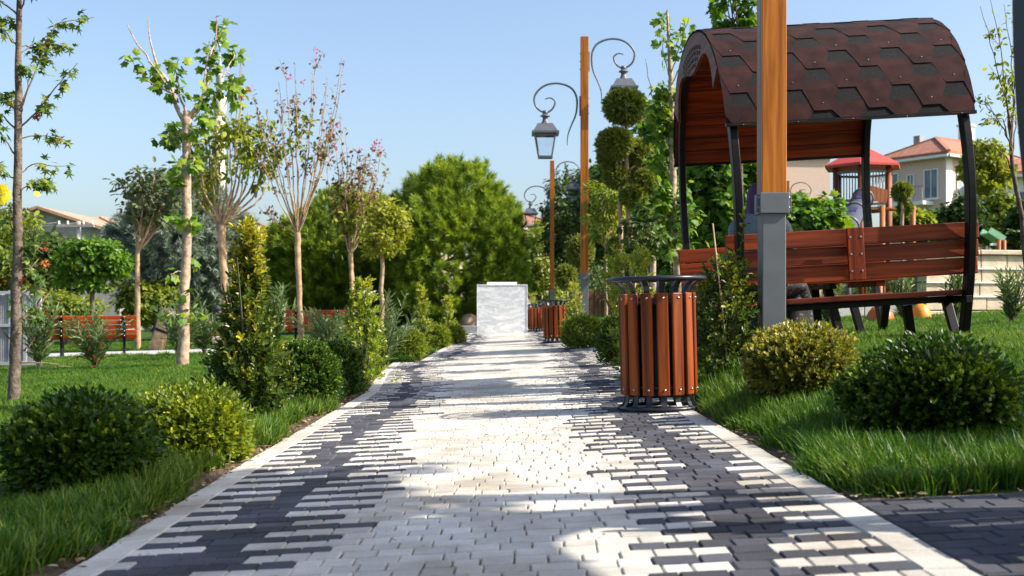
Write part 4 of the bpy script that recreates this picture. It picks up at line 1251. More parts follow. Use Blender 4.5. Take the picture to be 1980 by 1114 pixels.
x, y, r, h = bx_at(702, 10.2, 96, 540); column_bush('ragged yellow green upright bush with golden tips near a white oleander', x, y, r, h, 'golden', .042, 420, prof=lambda k: np.interp(k, [0, .2, .5, .8, 1], [1, .9, .75, .5, .2]), tint_top=.15)
x, y, r, h = bx_at(742, 12.6, 120, 575); oleander('grey green oleander with one white flower behind the ragged yellow bush', x, y, r * 2, h, 16, .12, 1)
x, y, r, h = bx_at(787, 15.3, 66, 640); boxwood('small half shaded boxwood ball before the thin golden column', x, y, r, r, h, 'box_bright', .026, 650, top_sun_tint=-.1)
x, y, r, h = bx_at(816, 17.2, 46, 549); column_bush('thin golden column bush between two small boxwood balls', x, y, r, h, 'golden', .042, 260, prof=lambda k: np.interp(k, [0, .2, .5, .8, 1], [1, .9, .7, .4, .12]))
x, y, r, h = bx_at(846, 19.6, 44, 632); boxwood('small bright boxwood ball just past the thin golden column', x, y, r, r, h, 'box_bright', .03, 420)
x, y, r, h = bx_at(866, 23.0, 30, 574); column_bush('farthest golden column bush close to the marble block', x, y, r, h, 'golden', .05, 200, prof=lambda k: np.interp(k, [0, .2, .6, 1], [.9, 1, .8, .25]))
x, y, r, h = bx_at(878, 22.0, 40, 634); boxwood('farthest boxwood ball at the foot of the farthest golden column', x, y, r, r, h, 'box_bright', .032, 380)

# --- beside the path, pavilion side
x, y, r, h = bx_at(1808, 4.45, 272, 676); boxwood('large boxwood ball, dark below with sunlit top, at the paving corner', x, y, r, r * .95, h, 'box_dark', .026, 2300, top_sun_tint=.42)  # shaded body and sunlit top are put into the leaf colour
x, y, r, h = bx_at(1550, 5.55, 196, 648); boxwood('bronze yellow boxwood ball at the foot of the thick lamp post', x, y, r, r, h + .02, 'box_yellow', .024, 1500, top_sun_tint=.2, rough=.13)
x, y, r, h = bx_at(1405, 7.0, 130, 500); column_bush('leafy dark bush with tall thin shoots between the near bin and the thick post', x, y, r, h, 'euonymus', .038, 560, prof=lambda k: np.interp(k, [0, .3, .6, .85, 1], [.9, 1, .95, .7, .3]), tint_top=.3,
    leaders=[((1435 - 1405) * 7 / F_PX, Z(424, 7) - g(x, 7), .01), (-.05, Z(515, 7) - g(x, 7), -.02)])
sx_ = X(1402, 6.9); cane = thing('bamboo_cane', 'thin bare leaning cane stuck in the bush by the near bin', 'cane', (sx_, 6.9, g(sx_, 6.9)))
MB().tube([(0.03, 0, -.05), (-.01, 0, .4), (-.075, .0, Z(432, 6.9) - g(sx_, 6.9))], [.006, .0055, .005], 7).build('cane', M['pale_bark'], cane)
x, y, r, h = bx_at(1218, 8.6, 100, 487); column_bush('pale yellow edged bush showing above the rim of the near bin', x, y, r, h, 'golden', .045, 330, prof=lambda k: np.interp(k, [0, .4, .75, 1], [.4, .6, 1, .7]), tint_top=.2)
x, y, r, h = bx_at(1192, 11.2, 70, 612); boxwood('green boxwood ball partly behind the near bin', x, y, r, r, h, 'box_dark', .024, 700, top_sun_tint=.25)
x, y, r, h = bx_at(1128, 16.4, 86, 614); boxwood('sunlit boxwood ball at the foot of the second lamp post', x, y, r, r, h, 'box_bright', .028, 750)
x, y, r, h = bx_at(1110, 18.4, 44, 545); column_bush('golden upright bush just right of the second litter bin', x, y, r, h, 'golden', .04, 240, prof=lambda k: np.interp(k, [0, .3, .7, 1], [.9, 1, .7, .3]))
x, y, r, h = bx_at(1085, 24.0, 40, 562); column_bush('small leafy bush behind the rim of the second litter bin', x, y, r, h, 'golden', .05, 130)
x, y, r, h = bx_at(1030, 36.0, 34, 570); column_bush('reddish green small bush behind the farthest bin', x, y, r, h, 'olive', .07, 130, group='low bushes along the path')

# --- oleanders on the lawn
for px, py, w, top, fl, red, lb in ((185, 716, 95, 600, 0, .6, 'oleander in front of the first bench'), (345, 700, 100, 560, 0, .0, 'tall oleander behind the pollarded plane trunk'), (395, 690, 70, 610, 0, 1.0, 'low oleander with orange turned leaves beside the plane trunk'), (75, 722, 90, 560, 0, 0, 'dark oleander behind the star leaved tree trunk'), (620, 672, 110, 610, 0, .2, 'oleander in front of the second bench'), (535, 660, 60, 560, 0, 0, 'oleander shoots behind the tall golden topped bush')):
    d = gp(px, py); x, y, r, h = bx_at(px, d, w, top); oleander(lb, x, y, r * 2, h, 17, .14 * d / 14, fl, red=red)
for px, d, w, top, lb in ((1955, 9.8, 60, 535, 'small oleander before the stone wall, half out of frame'), (1852, 11.5, 50, 520, 'small oleander before the stone wall, behind the pavilion rib'), (1745, 12.5, 60, 522, 'oleander seen under the pavilion table'), (1600, 12.6, 80, 550, 'low oleander behind the pavilion bench')):
    x, y, r, h = bx_at(px, d, w, top); oleander(lb, x, y, r * 2, h, 14, .10, group='oleander bushes by the stone wall')

# ================================================================== TREES
def px_tree(name, label, base, d, trunk, branches, bark, leafset, group=None, depth=.5, twigs=0, nseg=8):
    """trunk and branches given by their sight lines at distance d; each branch bends away in depth"""
    o = np.array((X(base[0], d), d, 0)); o[2] = g(o[0], d)
    t = thing(name, label, 'tree', tuple(o), group=group)
    sc = d / F_PX
    tp = np.array([P(a, b, d) for a, b, *_ in trunk]) - o; tr = np.array([q[2] * sc / 2 for q in trunk])
    tp[0, 2] = min(tp[0, 2], 0) - .05
    k = np.linspace(0, 1, len(tp)); kk = np.linspace(0, 1, len(tp) * 4)
    tp = np.stack([np.interp(kk, k, tp[:, i]) for i in range(3)], -1); tr = np.interp(kk, k, tr)
    wob = rng.normal(0, .07, tp.shape) * tr[:, None]; wob[:, 2] = 0
    link('trunk', np_mesh('trunk', *tube_arrays([(tp + wob, tr * rng.normal(1, .05, len(tr)))], 10), bark, smooth=True), t)
    ends = []; bark_b = bark if bark is not M['bark'] else M['twig']
    for br in branches:
        lines = []
        pts = br['p']; w0, w1 = br.get('w', (5, 1.5)); off = br.get('y', rng.uniform(-1, 1) * depth)
        p = np.array([P(a, b, d) for a, b in pts]) - o
        L_ = np.concatenate([[0], np.cumsum(np.linalg.norm(np.diff(p, axis=0), axis=1))]); L_ /= L_[-1]
        kk = np.linspace(0, 1, 12)
        q = np.stack([np.interp(kk, L_, p[:, i]) for i in range(3)], -1)
        q[:, 1] += off * kk ** 1.2; q[1:-1] += rng.normal(0, 1.1 * sc, (10, 3))
        lines.append((q, np.linspace(w0, w1, 12) * sc / 2)); ends.append((q, br))
        for _ in range(br.get('tw', twigs)):
            i = rng.integers(4, 11); dr = unit(q[i] - q[i - 1]); e = q[i] + (unit(dr + .7 * rdir(1)[0] + .3 * UP)) * rng.uniform(14, 46) * sc
            lines.append((np.array([q[i], (q[i] + e) / 2 + rng.normal(0, .6 * sc, 3), e]), np.array((1.6, 1.2, .8)) * sc / 2 * br.get('twr', 1)))
            ends.append((np.linspace(q[i], e, 6), {**br, 'lf': (.3, 1.0)}))
        stems_part(t, lines, bark_b, 6, 'branch')
    leafset(t, ends, sc, o)
    return t

def clump_leaves(ends, sc, per, size, shape, spread, droop=.5, frac=(.45, 1.0), jitter=.25, only=None):
    B = []; D = []
    for q, br in ends:
        if only and not only(br): continue
        f0, f1 = br.get('lf', frac); n = br.get('n', per)
        n = int(n)
        if n <= 0: continue
        f = rng.uniform(f0, f1, n); idx = f * (len(q) - 1); i = np.clip(idx.astype(int), 0, len(q) - 2); w = (idx - i)[:, None]
        p = q[i] * (1 - w) + q[i + 1] * w
        off = rdir(n) * (rng.random(n) ** .6)[:, None] * spread * sc
        B.append(p + off); D.append(unit(off / (spread * sc) + .4 * rdir(n) - droop * UP))
    B = np.concatenate(B); D = np.concatenate(D); n = len(B)
    return leaves(B, D, unit(UP * .8 + np.array((.3, -.35, 0)) + .7 * rdir(n)), size * sc * rng.uniform(.7, 1.25, n), shape)

# T1: star leaved tree cut by the frame
d = gp(28, 782)
trunk = [(26, 786, 25), (29, 700, 22), (31, 600, 20), (34, 480, 19), (33, 400, 16.5), (36, 250, 15), (35, 120, 12.5), (37, 0, 10), (40, -120, 8), (44, -300, 4)]
bb = lambda *p, **k: dict(p=list(p), **k)
br = [bb((40, 245), (70, 220), (100, 180), (152, 124), w=(4, 1.2), n=34, lf=(.2, 1)), bb((40, 205), (58, 150), (70, 80), (85, 30), (150, 12), w=(4, 1.2), n=44, lf=(.3, 1)), bb((38, 105), (55, 80), (85, 75), (114, 78), w=(3, 1), n=24), bb((40, 225), (62, 178), (68, 160), w=(3, 1.5), n=0),
      bb((40, 268), (70, 258), (114, 266), w=(3, 1), n=17), bb((40, 335), (58, 315), (112, 312), w=(3, 1), n=15), bb((38, 370), (55, 355), (86, 350), w=(3.4, 1), n=34), bb((36, 90), (50, 85), (62, 100), w=(3, 1), n=30), bb((38, 140), (55, 130), (66, 140), w=(2, 1), n=12),
      bb((32, 90), (14, 60), (2, 40), w=(4, 1.2), n=26), bb((30, 215), (10, 190), (-20, 170), w=(4, 1.5), n=24), bb((30, 250), (8, 225), (-25, 210), w=(4, 1.5), n=26), bb((30, 300), (8, 260), (-20, 240), w=(3.5, 1.2), n=26), bb((30, 350), (10, 330), (-20, 320), w=(3.5, 1.2), n=30), bb((34, 30), (15, 10), (-10, -20), w=(4, 1.5), n=26), bb((38, 20), (60, -10), (95, -30), w=(4, 1.5), n=30), bb((37, -20), (70, -70), (120, -90), w=(4, 1.5), n=34), bb((40, -60), (10, -110), (-20, -140), w=(4, 1.5), n=34),
      bb((36, 50), (20, 45), (8, 30), w=(3, 1), n=12), bb((28, 455), (10, 425), (0, 410), w=(3, 1.5), n=4), bb((40, 478), (60, 474), (82, 472), w=(2, 1), n=12), bb((40, 500), (62, 520), (72, 545), w=(2, 1), n=12), bb((42, 565), (60, 555), (82, 560), w=(3, 1), n=5), bb((45, 617), (58, 600), (66, 580), (70, 556), w=(5, 2), n=0), bb((62, 598), (76, 588), (86, 612), w=(2, 1), n=20, lf=(.6, 1)), bb((44, 678), (58, 668), (64, 652), w=(4, 1.5), n=0), bb((40, 700), (70, 703), (106, 714), w=(4, 1.5), n=0), bb((26, 660), (8, 648), (-4, 640), w=(4, 2), n=0), bb((26, 590), (6, 596), (-10, 605), w=(4, 2), n=6), bb((42, 535), (58, 512), (62, 500), w=(4, 2), n=0)]
def ls(t, ends, sc, o):
    V, Fa, tn = clump_leaves(ends, sc, 16, 19, 'star', 13, .55)
    link('leaves', np_mesh('leaves', V, Fa, L['sweetgum'], tn), t)
    q = np.array([P(px, py, d) for px, py in ((82, 473), (86, 505), (84, 512), (45, 540), (20, 540), (75, 228), (70, 226), (88, 600), (30, 575), (112, 270))]) - o
    q = np.repeat(q, 4, 0) + rng.normal(0, 3.5 * sc, (len(q) * 4, 3))
    V, Fa, tn = leaves(q, rdir(len(q)) - UP * .4, rdir(len(q)) + UP, 11 * sc, 'star')
    link('red_leaves', np_mesh('red_leaves', V, Fa, L['red'], tn), t)
    q = np.array([P(px, py, d - .4) for px, py in ((-6, 364), (2, 372), (-4, 388), (66, 372))]) - o
    V, Fa, tn = leaves(q, np.array((1, 0, -.35)) + .5 * rdir(len(q)), np.array((.2, -1, .6)) + .4 * rdir(len(q)), np.array((24., 22, 24, 13)) * sc, 'palmate')
    link('yellow_leaves', np_mesh('yellow_leaves', V, Fa, L['yellow'], tn), t)
px_tree('sweetgum_tree', 'slender grey trunk with sparse star shaped leaves cut by the frame edge', (28, 782), d, trunk, br, M['bark'], ls, depth=.35)

# T2: pollarded plane tree
d = gp(355, 712)
trunk = [(353, 716, 25), (355, 640, 21), (357, 560, 20), (361, 460, 19), (361, 360, 18), (360, 280, 17), (360, 235, 19), (361, 215, 14)]
br = [bb((358, 240), (342, 215), (330, 170), (318, 150), (300, 125), (282, 75), (276, 28), w=(9, 1.6), n=34, lf=(.25, .62)), bb((330, 172), (300, 130), (268, 80), (260, 58), w=(5, 1.6), n=8, lf=(.1, .4)), bb((335, 180), (305, 170), (275, 140), (262, 112), w=(4, 1.2), n=30, lf=(.3, 1)), bb((362, 230), (385, 200), (400, 150), (408, 90), (413, 18), w=(9, 1.6), n=36, lf=(.15, .95)), bb((366, 235), (390, 205), (418, 170), (440, 140), w=(7, 1.5), n=44, lf=(.25, 1)),
      bb((360, 225), (352, 190), (352, 140), (362, 125), w=(5, 1.2), n=34, lf=(.4, 1)), bb((395, 160), (396, 110), (397, 72), w=(4, 1.5), n=26, lf=(.2, .9)), bb((405, 110), (412, 60), (414, 30), w=(3, 1), n=26, lf=(.6, 1)), bb((430, 150), (445, 100), (432, 70), w=(3, 1), n=24, lf=(.5, 1)), bb((440, 140), (452, 150), (456, 200), w=(2.5, 1), n=34, lf=(.2, 1)), bb((355, 250), (330, 255), (312, 240), w=(3, 1), n=44, lf=(.3, 1)), bb((355, 262), (330, 268), (300, 262), w=(3, 1), n=40, lf=(.3, 1)), bb((366, 250), (395, 255), (420, 240), w=(3, 1), n=40, lf=(.1, 1)),
      bb((354, 300), (335, 310), (318, 330), w=(2.5, 1), n=30, lf=(.3, 1)), bb((366, 300), (385, 310), (392, 330), w=(2.5, 1), n=26, lf=(.2, 1)), bb((352, 340), (335, 350), (325, 358), w=(2, 1), n=22, lf=(.2, 1)), bb((362, 440), (372, 428), (380, 440), w=(2, 1), n=18, lf=(.1, 1)), bb((356, 430), (345, 420), (340, 432), w=(2, 1), n=16, lf=(.1, 1)), bb((362, 505), (368, 500), (376, 505), w=(2, 1), n=8), bb((355, 530), (348, 525), (343, 532), w=(2, 1), n=7), bb((364, 570), (372, 565), (376, 572), w=(2, 1), n=9), bb((354, 610), (346, 606), (342, 612), w=(2, 1), n=8), bb((364, 612), (374, 606), (382, 612), w=(2, 1), n=12)]
def ls(t, ends, sc, o):
    V, Fa, tn = clump_leaves([(q, {**b_, 'n': b_.get('n', 20) * .75}) for q, b_ in ends], sc, 20, 18, 'palmate', 16, .55)
    link('leaves', np_mesh('leaves', V, Fa, L['plane'], tn), t)
px_tree('plane_tree', 'pollarded plane tree with peeling trunk and big fresh leaves on the lawn', (355, 712), d, trunk, br, M['plane_bark'], ls, depth=.6)

# T3: broom topped tree
d = gp(438, 676)
trunk = [(438, 680, 18), (436, 600, 16), (433, 520, 15), (429, 460, 16), (427, 436, 20)]
br = []
for k, tip in enumerate([(376, 300), (392, 240), (408, 215), (425, 255), (440, 225), (452, 235), (468, 205), (482, 215), (498, 225), (512, 250), (520, 275), (385, 345), (402, 280), (460, 260), (490, 270)]):
    mx_ = (427 + (tip[0] - 427) * .75, 436 - (436 - tip[1]) * .32)
    br.append(bb((427, 438), mx_, (tip[0] * .9 + .1 * 427, (mx_[1] + tip[1]) / 2), tip, w=(5.2, 1.3), n=36, lf=(.55, 1), tw=2))
for tip in ((468, 95), (475, 110), (466, 150)): br.append(bb((452, 330), (462, 230), tip, w=(3, 1), n=10, lf=(.55, 1)))
def ls(t, ends, sc, o):
    V, Fa, tn = clump_leaves(ends, sc, 20, 12.5, 'oval', 15, .5)
    link('leaves', np_mesh('leaves', V, Fa, L['olive'], tn), t)
px_tree('pollard_tree', 'smooth tan trunk with a broom of upright branches before the minaret', (438, 676), d, trunk, br, M['pale_bark'], ls, depth=.9)

# T4 and T5: crape myrtles
d = gp(583, 672)
trunk = [(584, 676, 11), (580, 600, 10.5), (577, 520, 10.5), (575, 450, 12)]
br = []
for tip in [(500, 190), (520, 215), (545, 165), (560, 130), (585, 140), (610, 100), (600, 125), (622, 160), (640, 190), (662, 112), (668, 120), (532, 255), (515, 300), (625, 250), (648, 215), (572, 170), (500, 400), (555, 230)]:
    mx_ = (576 + (tip[0] - 576) * .5, 450 - (450 - tip[1]) * .36)
    br.append(bb((576, 452), mx_, (mx_[0] * .3 + tip[0] * .7, mx_[1] * .4 + tip[1] * .6), tip, w=(3.2, .8), n=6, lf=(.5, 1), tw=4))
def ls_m(pink, green):
    def f(t, ends, sc, o):
        V, Fa, tn = clump_leaves(ends, sc, 6, 8.5, 'oval', 6, .2, frac=(.6, 1.0))
        link('leaves', np_mesh('leaves', V, Fa, L['myrtle'], tn), t)
        q = np.concatenate([np.array(c) + rng.normal(0, s, (n, 2)) for c, s, n in green]); p = np.array([P(a, b, d) for a, b in q]) - o; p[:, 1] += rng.normal(0, .15, len(p))
        V, Fa, tn = leaves(p, rdir(len(p)) - UP * .4, rdir(len(p)) + UP, 13 * sc, 'oval')
        link('green_leaves', np_mesh('green_leaves', V, Fa, L['olive'], tn), t)
        q = np.repeat(np.array([P(a, b, d) for a, b in pink]) - o, 9, 0); q = q + rng.normal(0, 2.6 * sc, q.shape)
        V, Fa, tn = leaves(q, rdir(len(q)), rdir(len(q)), 5.5 * sc, 'oval')
        link('blossom', np_mesh('blossom', V, Fa, M['pink'], tn), t)
    return f
px_tree('crape_myrtle', 'tallest thin crape myrtle with bare rosy twigs standing before the far pines', (583, 672), d, trunk, br, M['pale_bark'], ls_m([(610, 98), (604, 118), (488, 172), (470, 185), (585, 160), (560, 150), (590, 200)], [((583, 235), 12, 60), ((572, 270), 14, 60), ((540, 285), 10, 24), ((600, 300), 12, 20)]), depth=.8, group='crape myrtles on the lawn')
d = gp(683, 655)
trunk = [(686, 660, 8), (681, 580, 8), (679, 520, 8), (677, 490, 10)]
br = [bb((686, 640), (683, 560), (680, 500), w=(5, 4), n=0, y=.05)]
for tip in [(630, 320), (645, 270), (662, 225), (668, 245), (690, 310), (700, 290), (715, 305), (728, 280), (738, 295), (742, 330), (650, 330), (675, 300), (655, 400), (720, 360), (705, 340)]:
    mx_ = (677 + (tip[0] - 677) * .55, 492 - (492 - tip[1]) * .4)
    br.append(bb((678, 492), mx_, tip, w=(3.4, .8), n=10, lf=(.5, 1), tw=4))
px_tree('crape_myrtle', 'shorter twin stemmed crape myrtle with pink blossoms at its twig tips', (683, 655), d, trunk, br, M['pale_bark'], ls_m([(641, 256), (655, 240), (696, 288), (726, 277), (735, 278), (738, 293), (660, 300), (625, 300), (650, 285), (722, 285)], [((665, 400), 22, 150), ((690, 430), 20, 120), ((655, 440), 14, 60)]), depth=.8, group='crape myrtles on the lawn')

def crown_tree(name, label, px, d, trunk_px, fork_py, crown, mat, bark, lsize, n_clump, per, shape='oval', group=None, clump_r=.16, base_z=None, hollow=.35, trunk_lean=0, branch_w=.35, limbs=9, lcat='tree'):
    """single trunk, limbs to the leaf clumps; crown = (px, py, rx, ry) in photo pixels at distance d"""
    sc = d / F_PX; x0 = X(px, d); z0 = g(x0, d) if base_z is None else base_z
    t = thing(name, label, lcat, (x0, d, z0), group=group)
    c = P(crown[0], crown[1], d) - (x0, d, z0); R_ = np.array((crown[2], (crown[2] + crown[3]) / 2 * .9, crown[3])) * sc
    fork = np.array((X(px + trunk_lean, d) - x0, 0, Z(fork_py, d) - z0)); w = trunk_px * sc
    k = np.linspace(0, 1, 9)[:, None]
    tp = np.array((0, 0, -.1)) * (1 - k) + fork * k; tp[1:-1, :2] += rng.normal(0, w * .12, (7, 2))
    lines = [(tp, np.linspace(w * .62, w * .42, 9))]
    u = rdir(n_clump); cc = c + u * R_ * (rng.uniform(hollow, 1.0, n_clump) ** .6)[:, None] * lumps(u, 9, .25, 5)[:, None]
    idx = rng.permutation(n_clump)[:limbs * 3]
    for i in range(0, len(idx), 3):
        e = cc[idx[i]]; mid = fork * .55 + e * .45 + (0, 0, -.12 * np.linalg.norm(e - fork))
        q = np.array([fork * (1 - s) ** 2 + 2 * mid * s * (1 - s) + e * s ** 2 for s in np.linspace(0, 1, 9)])
        lines.append((q, np.linspace(w * branch_w, w * .08, 9)))
        for j in idx[i + 1:i + 3]:
            s = q[rng.integers(3, 7)]; lines.append((np.array([s, (s + cc[j]) / 2 + rng.normal(0, .03, 3), cc[j]]), [w * .14, w * .05]))
    stems_part(t, lines, bark, 7, 'trunk')
    rr = clump_r * R_.mean() * rng.uniform(.6, 1.3, n_clump)
    off = rdir(n_clump * per) * (rng.random(n_clump * per) ** .45)[:, None] * np.repeat(rr, per)[:, None] * (1.15, 1.15, .75)
    p = np.repeat(cc, per, 0) + off; n = len(p); out = unit(p - c)
    tint = np.clip(np.repeat(rng.normal(.42, .14, n_clump), per) + rng.normal(0, .16, n), 0, 1)
    V, Fa, tn = leaves(p, unit(unit(off) + .5 * rdir(n) - .35 * UP), unit(out * .6 + UP * .5 + .6 * rdir(n)), lsize * sc * rng.uniform(.7, 1.25, n), shape, tint)
    link('crown', np_mesh('crown', V, Fa, L[mat], tn), t)
    return t

crown_tree('mop_head_tree', 'small yellow green round headed tree beside the pink crape myrtle', 738, 24.0, 9, 492, (747, 442, 44, 60), 'yellow_olive', M['pale_bark'], 9.5, 120, 24, hollow=.15, clump_r=.26)
crown_tree('thin_tree', 'thin pale trunk with sparse grey green crown before the blue spruce', 266, 25.0, 10, 485, (288, 385, 58, 72), 'grey_green', M['pale_bark'], 13, 70, 16, hollow=.2, clump_r=.22)

def conifer(name, label, px, d, crown, mat, n_sh, n_nd, sh_len, nd_len, up, trunk_px, base_py, group=None, cone=0.0, inner=.35, width=1.0, top_flat=0.0):
    sc = d / F_PX; x0 = X(px, d); z0 = g(x0, d)
    t = thing(name, label, 'tree', (x0, d, z0), group=group)
    c = P(crown[0], crown[1], d) - (x0, d, z0); R_ = np.array((crown[2], crown[2], crown[3])) * sc
    u = rdir(n_sh); f = lumps(u, 60, .24, 26) * np.where(rng.random(n_sh) < inner, rng.uniform(.45, .9, n_sh), rng.normal(.97, .035, n_sh))
    p = u * f[:, None]
    if cone: p[:, :2] *= (1 - cone * np.clip(p[:, 2:3] + .1, -.2, 1)) 
    p = c + p * R_
    p[:, 2] = np.maximum(p[:, 2], .15)
    d_ = unit(u * (1 - up) + UP * up + .22 * rdir(n_sh)); p = p - d_ * sh_len * .7
    tt = rng.uniform(0, 1, (n_sh, n_nd)); b = p[:, None, :] + d_[:, None, :] * (tt * sh_len)[..., None]
    nd = unit(d_[:, None, :] * (.75 + .5 * tt[..., None]) + unit(rng.normal(size=(n_sh, n_nd, 3))) * 1.0)
    n = n_sh * n_nd
    ti = np.clip(np.repeat(rng.normal(.20, .14, n_sh), n_nd) + .5 * tt.ravel() + rng.normal(0, .08, n), 0, 1)  # shoots pale at the tip; dark bases stand in for shaded gaps
    V, Fa, tn = leaves(b.reshape(-1, 3), nd.reshape(-1, 3), rdir(n), nd_len * rng.uniform(.75, 1.2, n), 'needle', ti)
    V = V.reshape(-1, 3, 3); mid = V[:, :2].mean(1, keepdims=True); V[:, :2] = mid + (V[:, :2] - mid) * 1.6 * width; V = V.reshape(-1, 3)
    link('crown', np_mesh('crown', V, Fa, L[mat], tn), t)
    lines = [(np.array([(0, 0, -.1), c * (.5, .5, .5), c + (0, 0, R_[2] * .7)]), [trunk_px * sc / 2, trunk_px * sc * .1])]
    for _ in range(16):
        e = c + rdir(1)[0] * R_ * .8; s = np.array((0, 0, rng.uniform(.25, .8) * (c[2] + R_[2] * .5)))
        lines.append((np.array([s, (s + e) / 2, e]), [trunk_px * sc * .12, trunk_px * sc * .03]))
    stems_part(t, lines, M['bark'], 7, 'trunk')
    return t
conifer('stone_pine', 'big round bright green pine filling the view behind the marble block', 885, 42.0, (880, 472, 140, 150), 'pine', 2500, 76, .34, .25, .50, 22, 620, group='round pines beyond the path')
conifer('stone_pine', 'lower round pine behind the crape myrtle trunks', 640, 44.0, (640, 495, 118, 108), 'pine', 1700, 70, .34, .25, .45, 20, 640, group='round pines beyond the path')
conifer('stone_pine', 'narrow shaded pine between the two crape myrtles', 725, 46.0, (722, 480, 70, 100), 'pine', 800, 70, .34, .25, .45, 14, 640, group='round pines beyond the path')
conifer('spruce_tree', 'broad blue grey spruce behind the pollarded plane tree', 355, 38.0, (350, 462, 128, 126), 'spruce', 2600, 60, .45, .20, .25, 20, 640, cone=.22, width=1.5)

def topiary(label, trunks, balls, d, base_px, mat='cypress', ns=700, group='clipped topiary trees'):
    sc = d / F_PX; x0 = X(base_px, d); z0 = g(x0, d)
    t = thing('topiary_tree', label, 'topiary tree', (x0, d, z0), group=group)
    lines = []
    for pts in trunks:
        q = np.array([P(a, b, d) for a, b, *_ in pts]) - (x0, d, z0); r = np.array([p[2] * sc / 2 for p in pts])
        if pts is trunks[0]: q[0, 2] = -.05
        k = np.linspace(0, 1, len(q)); kk = np.linspace(0, 1, 10)
        lines.append((np.stack([np.interp(kk, k, q[:, i]) for i in range(3)], -1) + rng.normal(0, .8 * sc, (10, 3)), np.interp(kk, k, r)))
    stems_part(t, lines, M['pale_bark'], 7, 'trunk')
    for px, py, rx, ry, dy in balls:
        c = P(px, py, d) - (x0, d, z0); c[1] += dy
        n = int(ns * 2.2 * (rx * ry) / 1600) + 320; u = rdir(n); R_ = np.array((rx, rx * .95, ry)) * sc * (.84 if py < 230 else .73)
        f = lumps(u, 10, .08, 8) * np.where(rng.random(n) < .3, rng.uniform(.5, .9, n), rng.normal(.97, .06, n))
        s = sprigs(c + u * R_ * f[:, None] - u * R_ * .12, unit(u + .25 * rdir(n)), 7, 8.5 * sc, 7.5 * sc, .55, 'sprig')
        link('ball', np_mesh('ball', s[0], s[1], L[mat], s[2]), t)
    return t
topiary('tall cloud pruned topiary of stacked green balls beside the second lamp post', [[(1228, 640, 14), (1222, 480, 13), (1216, 400, 12), (1212, 330, 10), (1211, 240, 8), (1210, 215, 6)], [(1203, 600, 10), (1200, 430, 9), (1199, 350, 8), (1192, 300, 5)], [(1216, 330, 6), (1235, 315, 5), (1240, 300, 4)], [(1212, 345, 5), (1190, 290, 5)], [(1218, 395, 6), (1240, 375, 5), (1250, 360, 4)]],
        [(1210, 207, 46, 36, 0), (1190, 279, 42, 34, -.05), (1238, 298, 32, 36, .1), (1197, 338, 33, 28, .1), (1248, 355, 28, 30, -.05), (1224, 380, 28, 24, -.1), (1178, 302, 20, 22, .1), (1268, 468, 24, 30, 0), (1196, 482, 22, 26, .1)], 14.0, 1226)
topiary('round lollipop topiary half hidden by the second lamp post', [[(1132, 620, 6), (1128, 560, 6), (1122, 500, 5)]], [(1122, 487, 27, 32, 0)], 24.5, 1131)
topiary('small egg shaped topiary left of the second lamp post', [[(1098, 620, 5), (1096, 570, 5), (1094, 540, 4)]], [(1095, 536, 17, 24, 0)], 26.0, 1097)
topiary('small ball headed topiary behind the pavilion near the playground tower', [[(1745, 450, 8), (1744, 410, 7), (1744, 385, 5)]], [(1744, 371, 17, 16, 0), (1754, 402, 9, 7, .1)], 19.0, 1744)

# --- trees on the pavilion side
tr = [(1316, 600, 17), (1308, 500, 15), (1302, 400, 13), (1300, 280, 11), (1297, 150, 9), (1292, 60, 6), (1290, 20, 3)]
br = [bb((1300, 300), (1275, 240), (1265, 200), (1250, 110), w=(4, 1), n=14, lf=(.1, .6)), bb((1298, 160), (1285, 110), (1282, 60), w=(3, 1), n=18), bb((1297, 150), (1310, 100), (1322, 50), w=(3, 1), n=20), bb((1296, 120), (1312, 80), (1318, 40), w=(2.5, 1), n=16), bb((1298, 170), (1318, 120), (1335, 70), w=(3, 1), n=10), bb((1293, 60), (1286, 35), (1284, 22), w=(2, 1), n=14)]
for _ in range(34):
    yy = rng.uniform(150, 500); s = rng.choice((-1, 1)); L_ = rng.uniform(18, 48)
    br.append(bb((1300, yy), (1300 + s * L_ * .6, yy - 16), (1300 + s * L_, yy - rng.uniform(10, 40)), w=(2.5, 1), n=30, lf=(.2, 1)))
def ls(t, ends, sc, o):
    V, Fa, tn = clump_leaves(ends, sc, 18, 15, 'palmate', 15, .5)
    link('leaves', np_mesh('leaves', V, Fa, L['plane'], tn), t)
px_tree('young_plane_tree', 'slender young plane tree with pale trunk just beside the pavilion roof', (1316, 600), 12.5, tr, br, M['plane_bark'], ls, depth=.5)
crown_tree('leafy_tree', 'dense leafy plane tree seen through the pavilion arch', 1392, 15.5, 14, 560, (1392, 395, 100, 175), 'plane', M['plane_bark'], 17, 330, 24, 'palmate', group='leafy trees behind the pavilion', clump_r=.13)
crown_tree('leafy_tree', 'bright leafy tree seen between the thick post and the playground tower', 1560, 15.0, 10, 520, (1560, 455, 78, 78), 'plane', M['plane_bark'], 17, 130, 24, 'palmate', group='leafy trees behind the pavilion', clump_r=.18)
crown_tree('leafy_tree', 'thin tall tree whose bare stems rise above the pavilion roof', 1432, 13.5, 9, 120, (1415, 20, 52, 46), 'plane', M['bark'], 16, 26, 12, 'palmate', group='leafy trees behind the pavilion', clump_r=.2, limbs=8)
crown_tree('leafy_tree', 'sunlit leafy tree rising behind the young plane and topiary', 1262, 21.0, 12, 430, (1275, 330, 62, 130), 'plane', M['plane_bark'], 13, 200, 22, 'palmate', group='leafy trees behind the pavilion', clump_r=.15)
crown_tree('olive_sapling', 'small grey leaved sapling with forked pale stem behind the second lamp post', 1172, 17.0, 6, 480, (1170, 400, 40, 66), 'olive', M['pale_bark'], 11, 60, 18, group='saplings beside the path', clump_r=.2)
